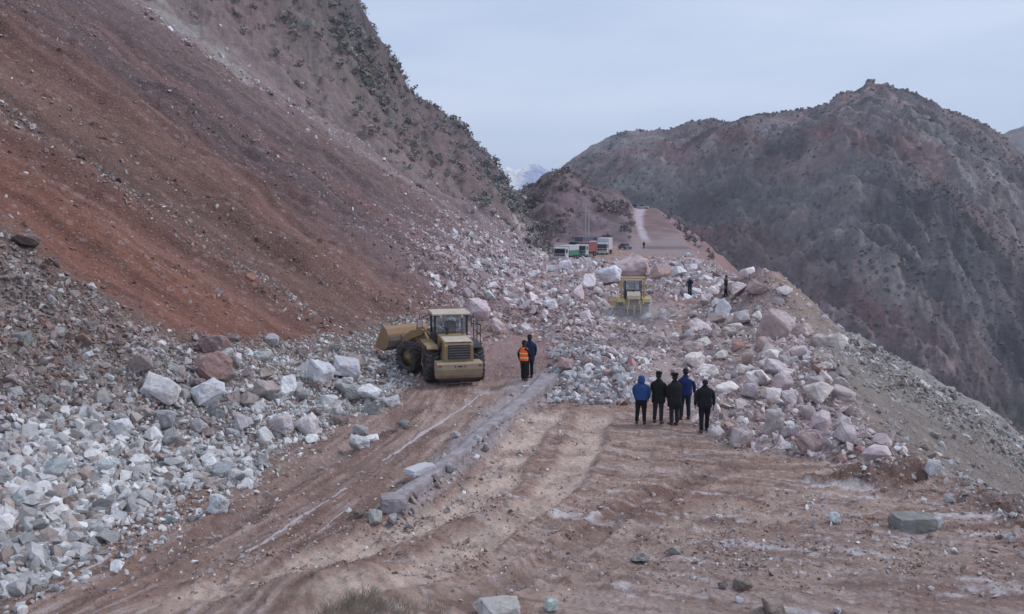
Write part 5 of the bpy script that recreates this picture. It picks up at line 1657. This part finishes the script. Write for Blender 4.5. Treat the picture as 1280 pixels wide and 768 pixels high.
    rings = [(hem - .0, .178 + skirt, .130 + skirt * .6, 0), (hem + .012, .186 + skirt, .138 + skirt * .6, 0), ((hem + 1.02) / 2, .186 + skirt * .5, .140, 0), (1.02, .182, .136, ln * .2), (1.12, .180, .134, ln * .45),
             (1.24, .190, .142, ln * .75), (1.33, .200, .140, ln * .85), (1.40, .188, .118, ln * .95), (1.445, .150, .098, ln), (1.475, .105, .085, ln), (1.515, .074, .076, ln), (1.535, .070, .072, ln)]
    vr = []
    for (z, rx, ry, oy) in rings:
        bk_ = bulk if z < 1.42 else 1 + (bulk - 1) * .4
        vr.append([bmc.verts.new((rx * bk_ * math.copysign(abs(math.cos(a_)) ** .85, math.cos(a_)), oy + ry * bk_ * math.copysign(abs(math.sin(a_)) ** .85, math.sin(a_)), z + .004 * math.sin(a_ * 5 + h * 40))) for a_ in [2 * math.pi * i / 20 for i in range(20)]])
    for r1_, r2_ in zip(vr[:-1], vr[1:]):
        for i in range(20): bmc.faces.new((r1_[i], r1_[(i + 1) % 20], r2_[(i + 1) % 20], r2_[i]))
    q_, ed = [], []
    for s, el, ha in ((-1, p['le'], p['lh']), (1, p['re'], p['rh'])):
        b = len(q_)
        q_ += [((s * .10 * bulk, ln * .9, 1.385), .062), ((s * .185 * bulk, ln * .9, 1.355), .074), (tuple((Vector((s * .20 * bulk, ln * .9, 1.36)) + Vector(el)) / 2), .070), (el, .064), (tuple(Vector(el) * .3 + Vector(ha) * .7), .056), (ha, .050)]
        ed += [(b + i, b + i + 1) for i in range(5)]
        sl = skin(q_[b:], [(i, i + 1) for i in range(5)], 2)
        bmc.from_mesh(sl)
    jk = done('coat', bmc, CL[coat], e, 0, True)
    if stripe == 'shoulder':
        bm = bmesh.new(); bar(bm, (.06, -.135 + ln, 1.46), (.25, -.10 + ln, 1.36), .030, 8)
        done('shoulder_stripe', bm, M_WHITE, jk)
    collar = collar or (None if hood else coat)
    if collar:
        link('collar', skin([((-.055, ln - .01, 1.515), .070), ((.055, ln - .01, 1.515), .070)], [(0, 1)], 1), CL[collar], e)
    if vest:
        bmv = bmesh.new(); vr = []
        for (z, rx, ry) in ((.90, .20, .156), (1.02, .198, .154), (1.12, .198, .152), (1.24, .208, .158), (1.33, .205, .154), (1.41, .16, .132), (1.46, .12, .11), (1.475, .112, .10)):
            vr.append([bmv.verts.new((rx * math.cos(a_), ry * math.sin(a_), z)) for a_ in [2 * math.pi * i / 20 for i in range(20)]])
        for r1_, r2_ in zip(vr[:-1], vr[1:]):
            for i in range(20): bmv.faces.new((r1_[i], r1_[(i + 1) % 20], r2_[(i + 1) % 20], r2_[i]))
        vs = done('vest', bmv, M_VEST, e, 0, True); yd_ = .77
        for z, r_q in ((1.00, .202), (1.19, .208)):
            bm = bmesh.new()
            ring = []
            for i in range(28):
                a = 2 * math.pi * i / 28
                ring.append((math.cos(a), math.sin(a)))
            lo = [bm.verts.new((c_ * (r_q + .006), s_ * (r_q + .006) * yd_, z)) for c_, s_ in ring]; hi_ = [bm.verts.new((c_ * (r_q + .006), s_ * (r_q + .006) * yd_, z + .05)) for c_, s_ in ring]
            for i in range(28): bm.faces.new((lo[i], lo[(i + 1) % 28], hi_[(i + 1) % 28], hi_[i]))
            done('reflective_band', bm, M_REFL, vs)
    # hair and headgear
    hy = ln + .02
    if hood:
        link('hood', skin([((0, hy - .04, 1.47), .15), ((0, hy - .03, 1.58), .142), ((0, hy - .02, 1.68), .135), ((0, hy - .01, 1.76), .08)], [(0, 1), (1, 2), (2, 3)], 2), CL[coat], e)
    else:
        link('hair', skin([((0, hy - .06, 1.545), .080), ((0, hy - .035, 1.64), .112), ((0, hy - .005, 1.735), .07)], [(0, 1), (1, 2)], 2), M_HAIR, e)
    if hat == 'beanie':
        link('hat', skin([((0, hy - .01, 1.64), .118), ((0, hy, 1.72), .108), ((0, hy, 1.775), .055)], [(0, 1), (1, 2)], 2), CL['black'], e)
    if hat == 'fur':
        link('hat', skin([((0, hy, 1.66), .132), ((0, hy, 1.74), .128), ((0, hy, 1.80), .085)], [(0, 1), (1, 2)], 2), CL['black'], e)
    if hat == 'cap':
        bm = bmesh.new(); bar(bm, (0, hy, 1.69), (0, hy - .01, 1.77), .118, 18, .138)
        bar(bm, (0, hy - .01, 1.768), (0, hy - .01, 1.79), .138, 18, .11); box(bm, -.08, .08, hy + .08, hy + .18, 1.685, 1.70)
        done('hat', bm, CL['black'], e, .008, True)
    e.scale = (S, S, S)
    return e

def stand(u, v, dz=0.0):
    g = GT(u, v)
    return (g.x, g.y, ground(g.x, g.y) + dz)

# group of four close together, then the lone one
G1 = 'people watching from the lay-by'
person(stand(801, 531), math.radians(-20), 1.66, 'person in a bright blue hooded jacket, left end of the group of four', 'blue', 'trousers', hood=True, coat_len=.90,
       pose=dict(le=(-.27, .02, 1.14), lh=(-.22, .10, .93), re=(.28, .02, 1.14), rh=(.24, .12, .92), lf=(-.15, 0), rf=(.12, .02)), bulk=1.32, group=G1)
person(stand(822.5, 530), math.radians(-32), 1.74, 'person in a long black coat and dark fur hat, second from left in the group', 'olive', 'slate', hat='fur', coat_len=.72,
       pose=dict(le=(-.25, .04, 1.14), lh=(-.12, .20, 1.02), re=(.27, .02, 1.14), rh=(.20, .16, .95), lf=(-.13, 0), rf=(.12, -.02)), skirt=.01, bulk=1.2, group=G1, collar='brown')
person(stand(842.5, 532.5), math.radians(24), 1.75, 'person in a long dark coat and flat cap, third from left in the group', 'charcoal', 'slate', hat='cap', coat_len=.66,
       pose=dict(le=(-.26, .03, 1.14), lh=(-.22, .10, .94), re=(.26, .04, 1.14), rh=(.14, .18, .98), lf=(-.09, .04), rf=(.10, -.02)), skirt=.01, bulk=1.25, group=G1)
person(stand(856, 525), math.radians(8), 1.78, 'person in dark blue jacket with white shoulder stripe, right end of the group', 'royal', 'slate', hat='beanie', coat_len=.84,
       pose=dict(re=(.31, -.02, 1.14), rh=(.33, .04, .92), lf=(-.14, 0), rf=(.13, 0)), stripe='shoulder', bulk=1.2, group=G1)
person(stand(880, 541), math.radians(3), 1.77, 'lone person in a black jacket standing apart at the right of the group', 'black', 'trousers', coat_len=.84,
       pose=dict(le=(-.29, -.02, 1.14), lh=(-.30, .02, .88), re=(.29, -.02, 1.14), rh=(.30, .02, .88), lf=(-.13, -.16), rf=(.12, .16), rk=(.13, .14, .50)), bulk=1.25, group=G1)
# the pair by the wall
pv_ = GT(655, 477)
person((pv_.x, pv_.y, ground(pv_.x, pv_.y)), math.radians(-38), 1.68, 'person in an orange high visibility vest standing on the road by the low wall', 'black', 'trousers', hat='beanie', vest=True, stripe='leg',
       pose=dict(le=(-.28, -.02, 1.14), lh=(-.27, .05, .90), re=(.25, .08, 1.16), rh=(.14, .26, 1.08), lf=(-.09, .04), rf=(.10, -.04)), coat_len=.88)
pv_ = GT(662, 473.5)
person((pv_.x, pv_.y, ground(pv_.x, pv_.y)), math.radians(20), 1.80, 'person in dark navy coat right behind the one in the orange vest', 'navy', 'black', hat='beanie', coat_len=.70,
       pose=dict(re=(.27, .03, 1.14), rh=(.25, .08, .88), lf=(-.08, 0), rf=(.09, .02)), bulk=1.08)
# far figures
person(stand(862, 372), math.radians(170), 1.70, 'far standing person in dark navy clothes with one arm raised to the head', 'navy', 'slate',
       pose=dict(le=(-.27, .10, 1.20), lh=(-.13, .18, 1.50), re=(.29, .02, 1.15), rh=(.22, .12, 1.00), lf=(-.07, 0), rf=(.06, 0)), coat_len=.90)
person(stand(907, 372), math.radians(75), 1.66, 'far standing person in dark maroon clothes seen side on, near the right ridge', 'maroon', 'trousers',
       pose=dict(lf=(-.06, .10), rf=(.06, -.10)), coat_len=.88)
person(on_ground(804.5, 190), 0, 1.6, 'tiny dark figure standing on the far grey fill beyond the rubble', 'black', 'trousers')
# loader driver
Rz = Matrix.Rotation(l_yaw, 3, 'Z')
dp = LOADER.location + Rz @ Vector((0, .98, 1.80 - .88))
d_ = person((dp.x, dp.y, dp.z), l_yaw, 1.55, 'driver in dark clothes sitting in the cab of the wheel loader', 'black', 'trousers', hat='beanie', sit=True,
            pose=dict(le=(-.28, .16, 1.16), lh=(-.18, .34, 1.20), re=(.28, .16, 1.16), rh=(.18, .34, 1.20)), coat_len=.92)

# ------------------------------------------------------------------ low concrete wall, painted line, blocks
M_CONC, t_, b_ = new_mat('dusty_concrete'); k = NB(t_)
v_ = k.coord()
c_ = k.ramp(k.noise(v_, 2.5, 8, .65), (.28, (.22, .17, .16)), (.48, (.32, .28, .285)), (.72, (.46, .42, .44)))
k.l(c_, b_.inputs['Base Color']); k.l(k.bump(k.noise(v_, 9, 8, .7), .03, .8), b_.inputs['Normal'])

def wall():
    p0, p1 = GT(492, 640), GT(686, 474)
    d = Vector((p1.x - p0.x, p1.y - p0.y, 0)); L = d.length; d.normalize()
    n = Vector((d.y, -d.x, 0))
    N_ = 90
    V_, F_ = [], []
    rng = np.random.default_rng(77)
    for i in range(N_ + 1):
        t = i / N_ * L
        c = Vector((p0.x, p0.y, 0)) + d * t + n * (.06 * math.sin(t * .5))
        gz = sum(ground(c.x + d.x * o_, c.y + d.y * o_) for o_ in (-.9, -.6, -.3, 0, .3, .6, .9)) / 7
        wl = .15 + .16 * smooth(L * .55, L, t) + .02 * perlin(np.array([t * 2.0]), np.array([1.1]), 5)[0]
        wr = .17 + .16 * smooth(L * .5, L, t) + .02 * perlin(np.array([t * 2.0]), np.array([7.1]), 5)[0]
        hh = .18 + .08 * smooth(2.2, 0, t) + .06 * smooth(L * .7, L, t) + .07 * fbm(np.array([t * .5]), np.array([3.3]), 6, 3)[0]
        if i in (0, N_): hh *= .8
        hh = hh - .01 - .16 * math.exp(-((t - L * .33) / .35) ** 2) - .12 * math.exp(-((t - L * .62) / .3) ** 2)
        prof = [(-wl - .45, -.12), (-wl - .08, hh * .75), (-wl, hh), (-wl * .3, hh + .004), (wr * .4, hh + .004), (wr, hh), (wr + .015, hh * .5), (wr + .03, -.35)]
        for (a, z) in prof:
            j = rng.normal(size=3) * .006
            q_ = c + n * a
            V_.append((q_.x + j[0], q_.y + j[1], gz + z + j[2]))
    m_ = 8
    for i in range(N_):
        for k_ in range(m_ - 1):
            a = i * m_ + k_
            F_.append((a, a + 1, a + m_ + 1, a + m_))
    me = bpy.data.meshes.new('concrete_wall')
    me.from_pydata(V_, [], F_ + [tuple(range(m_))[::-1], tuple(range(N_ * m_, N_ * m_ + m_))])
    bm = bmesh.new(); bm.from_mesh(me); bmesh.ops.recalc_face_normals(bm, faces=bm.faces); bm.to_mesh(me); bm.free()
    o = link('concrete_wall', me, M_CONC)
    tag(o, 'low dust covered concrete parapet wall along the middle of the cleared road', 'wall')
    return p0, d, n, L
w0, wd_, wn_, wL = wall()

def block(u, v, w_, d_, h_, rz, label, mat, name='concrete_block', cat='block', tilt=0.0, dz=-.05, sd=1):
    g = GT(u, v)
    bm = bmesh.new()
    bmesh.ops.create_cube(bm, size=1)
    bmesh.ops.subdivide_edges(bm, edges=bm.edges, cuts=5, use_grid_fill=True)
    r = random.Random(sd)
    for vv in bm.verts:
        p = np.array([vv.co.x, vv.co.y, vv.co.z])
        f = 1 - .09 * max(0, (abs(p[0]) + abs(p[1]) + abs(p[2])) - 1.05) / .45
        vv.co = Vector(p * f) + Vector((r.gauss(0, .012), r.gauss(0, .012), r.gauss(0, .010)))
        vv.co.x *= w_; vv.co.y *= d_; vv.co.z *= h_
    me = bpy.data.meshes.new(name); bm.to_mesh(me); bm.free()
    o = link(name, me, mat)
    o.location = (g.x, g.y + d_ * .4, ground(g.x, g.y + d_ * .4) + h_ * .5 + dz); o.rotation_euler = (tilt, tilt * .5, rz)
    return tag(o, label, cat)
M_MOSS, t_, b_ = new_mat('mossy_stone'); k = NB(t_)
v_ = k.coord()
base = k.ramp(k.noise(v_, 4, 7, .65), (.3, (.16, .16, .15)), (.7, (.36, .34, .33)))
k.l(k.mix(k.ramp(k.noise(v_, 2.3, 4), (.52, 0.0), (.68, .6)), base, (.20, .23, .15)), b_.inputs['Base Color']); k.l(k.bump(k.noise(v_, 11, 8, .7), .03, .9), b_.inputs['Normal'])
block(1146, 667, .88, .55, .36, .12, 'squared greenish stone block lying on the right of the lay-by', M_MOSS, 'stone_block', 'stone block', 0.02, -.04, 3)
M_PALE = paint('pale_concrete', (.55, .54, .56), .85, .4, (.38, .34, .34))
block(524, 600, .95, .38, .18, 1.0, 'white broken slab lying on top of the low concrete wall', M_PALE, 'concrete_slab', 'slab', .05, .14, 5)
block(490, 643, .58, .5, .38, .25, 'squared grey concrete block at the near broken end of the low wall', M_CONC, 'concrete_block', 'block', .03, .02, 8)
block(640 + 22, 486, .55, .22, .08, .1, 'small white slab on the road beside the person in the orange vest', M_PALE, 'concrete_slab', 'slab', 0, -.01, 9)
for u, v, w_, h_, lb in ((466, 658, 26, 20, 'round grey rock in front of the broken end of the low wall'), (492, 660, 20, 14, 'flat grey rock lying at the foot of the concrete block'), (447, 650, 18, 13, 'dark grey stone left of the broken wall end'),
                         (505, 624, 16, 12, 'dark clod on top of the low wall near its broken end'), (562, 592, 18, 15, 'white grey stone right of the white broken slab'), (606, 566, 12, 9, 'brown flat stone on the lay-by side of the low wall'),
                         (570, 548, 13, 10, 'small pale stone on the top of the low wall'), (596, 556, 14, 11, 'grey stone against the right side of the low wall')):
    bpx(u, v, w_, h_, (140, 136, 144) if 'dark' not in lb and 'brown' not in lb else (104, 94, 98), lb)

# worn white edge line on the road
M_LINE, t_, b_ = new_mat('worn_road_paint'); k = NB(t_)
v_ = k.coord()
wear = k.ramp(k.noise(v_, 3.5, 6, .7), (.48, 0.0), (.68, .9))
k.l(k.mix(wear, (.44, .40, .42), (.32, .26, .25)), b_.inputs['Base Color'])
def line(pts, width, name, seed, miss):
    P_ = [GT(*p) for p in pts]
    V_, F_ = [], []
    for a_, b2 in zip(P_[:-1], P_[1:]):
        L = (b2 - a_).length; n_ = max(int(L / .10), 1)
        for i in range(n_ + (1 if b2 is P_[-1] else 0)):
            V_.append(a_.lerp(b2, i / n_))
    out, ff = [], []
    for i, p in enumerate(V_):
        q_ = V_[min(i + 1, len(V_) - 1)]; pr = V_[max(i - 1, 0)]
        d = (q_ - pr); d.z = 0; d.normalize(); nn = Vector((d.y, -d.x, 0))
        wob = float(perlin(np.array([i * .23]), np.array([seed * 1.7]), 3)[0])
        w_ = width * (.55 + .25 * wob)
        for k_ in range(5):
            s = (k_ - 2) / 4
            x, y = p.x + nn.x * (w_ * s * 1.3 + wob * .006), p.y + nn.y * (w_ * s * 1.3 + wob * .006)
            out.append((x, y, ground(x, y) + (.010 if abs(k_ - 2) < 2 else -.012)))
    for i in range(len(V_) - 1):
        if perlin(np.array([i * .11 + 3]), np.array([seed * 2.9]), 9)[0] > miss: continue
        for k_ in range(4):
            a = i * 5 + k_
            ff.append((a, a + 1, a + 6, a + 5))
    me = bpy.data.meshes.new(name); me.from_pydata(out, [], ff); me.update()
    o = link(name, me, M_LINE)
    return tag(o, 'worn white edge line showing through the dirt on the road', kind='structure')
line([(300, 698), (330, 680), (368, 652), (400, 632), (420, 620), (432, 611)], .21, 'road_marking', 1, .75)
line([(478, 577), (500, 563), (530, 541), (560, 522), (596, 497), (612, 486)], .19, 'road_marking', 2, .7)
line([(100, 716), (122, 706), (136, 694)], .16, 'road_marking', 3, .5)
line([(396, 668), (412, 655), (434, 638)], .06, 'road_marking', 4, .35)

# dry grass and clods on the dirt mound at the bottom edge
def grass(u, v, rad, n, seed):
    g = GT(u, v); rng = np.random.default_rng(seed)
    V_, F_ = [], []
    for i in range(n):
        r = rad * math.sqrt(rng.random()); a = rng.uniform(0, 6.28)
        x, y = g.x + r * math.cos(a), g.y + r * math.sin(a) * .6
        z = ground(x, y) - .02
        L = rng.uniform(.10, .34); lean = rng.normal(size=2) * .14; w_ = .004
        b = len(V_)
        V_ += [(x - w_, y, z), (x + w_, y, z), (x + lean[0] * .4 + w_ * .7, y + lean[1] * .4, z + L * .6), (x + lean[0] * .4 - w_ * .7, y + lean[1] * .4, z + L * .6), (x + lean[0], y + lean[1], z + L)]
        F_ += [(b, b + 1, b + 2, b + 3), (b + 3, b + 2, b + 4)]
    return V_, F_
M_GRASS, t_, b_ = new_mat('dry_grass'); b_.inputs['Base Color'].default_value = (.34, .29, .22, 1)
VV, FF = [], []
for (u, v, rd_, n_, sd) in ((455, 762, .40, 420, 1), (420, 766, .30, 180, 2), (500, 766, .35, 160, 3), (548, 764, .2, 60, 4)):
    a_, f_ = grass(u, v, rd_, n_, sd); b = len(VV)
    VV += a_; FF += [tuple(i + b for i in q_) for q_ in f_]
me = bpy.data.meshes.new('dry_grass'); me.from_pydata(VV, [], FF)
tag(link('dry_grass', me, M_GRASS), 'tufts of dry grass on the low dirt mound at the bottom edge', kind='stuff')

# dust raised by the bulldozer
def dust(loc, size, dens, seed):
    bm = bmesh.new(); bmesh.ops.create_icosphere(bm, subdivisions=3, radius=1)
    me = bpy.data.meshes.new('dust_cloud'); bm.to_mesh(me); bm.free()
    m = bpy.data.materials.new('dust'); m.use_nodes = True; t = m.node_tree
    for n in list(t.nodes):
        if n.type == 'BSDF_PRINCIPLED': t.nodes.remove(n)
    k = NB(t)
    pv = k.n('ShaderNodeVolumePrincipled'); pv.inputs['Color'].default_value = (.97, .96, .98, 1)
    v = k.coord()
    ln_ = k.n('ShaderNodeVectorMath', operation='LENGTH'); k.l(v, ln_.inputs[0])
    fall = k.ramp(ln_.outputs['Value'], (.25, 1.0), (.98, 0.0))
    nz = k.ramp(k.noise(v, 1.6 + seed * .2, 4, .6), (.36, 0.0), (.66, 1.0))
    k.l(k.math('MULTIPLY', k.math('MULTIPLY', fall, nz), dens), pv.inputs['Density'])
    out = [n for n in t.nodes if n.type == 'OUTPUT_MATERIAL'][0]
    k.l(pv.outputs['Volume'], out.inputs['Volume'])
    o = link('dust_cloud', me, m); o.location = loc; o.scale = size
    return tag(o, 'pale dust hanging around the bulldozer', kind='stuff')
dx, dy = DOZER.location.x, DOZER.location.y
dust((dx + .3, dy - 2.6, ground(dx, dy - 2) + .5), (4.4, 2.4, 1.5), .38, 1)
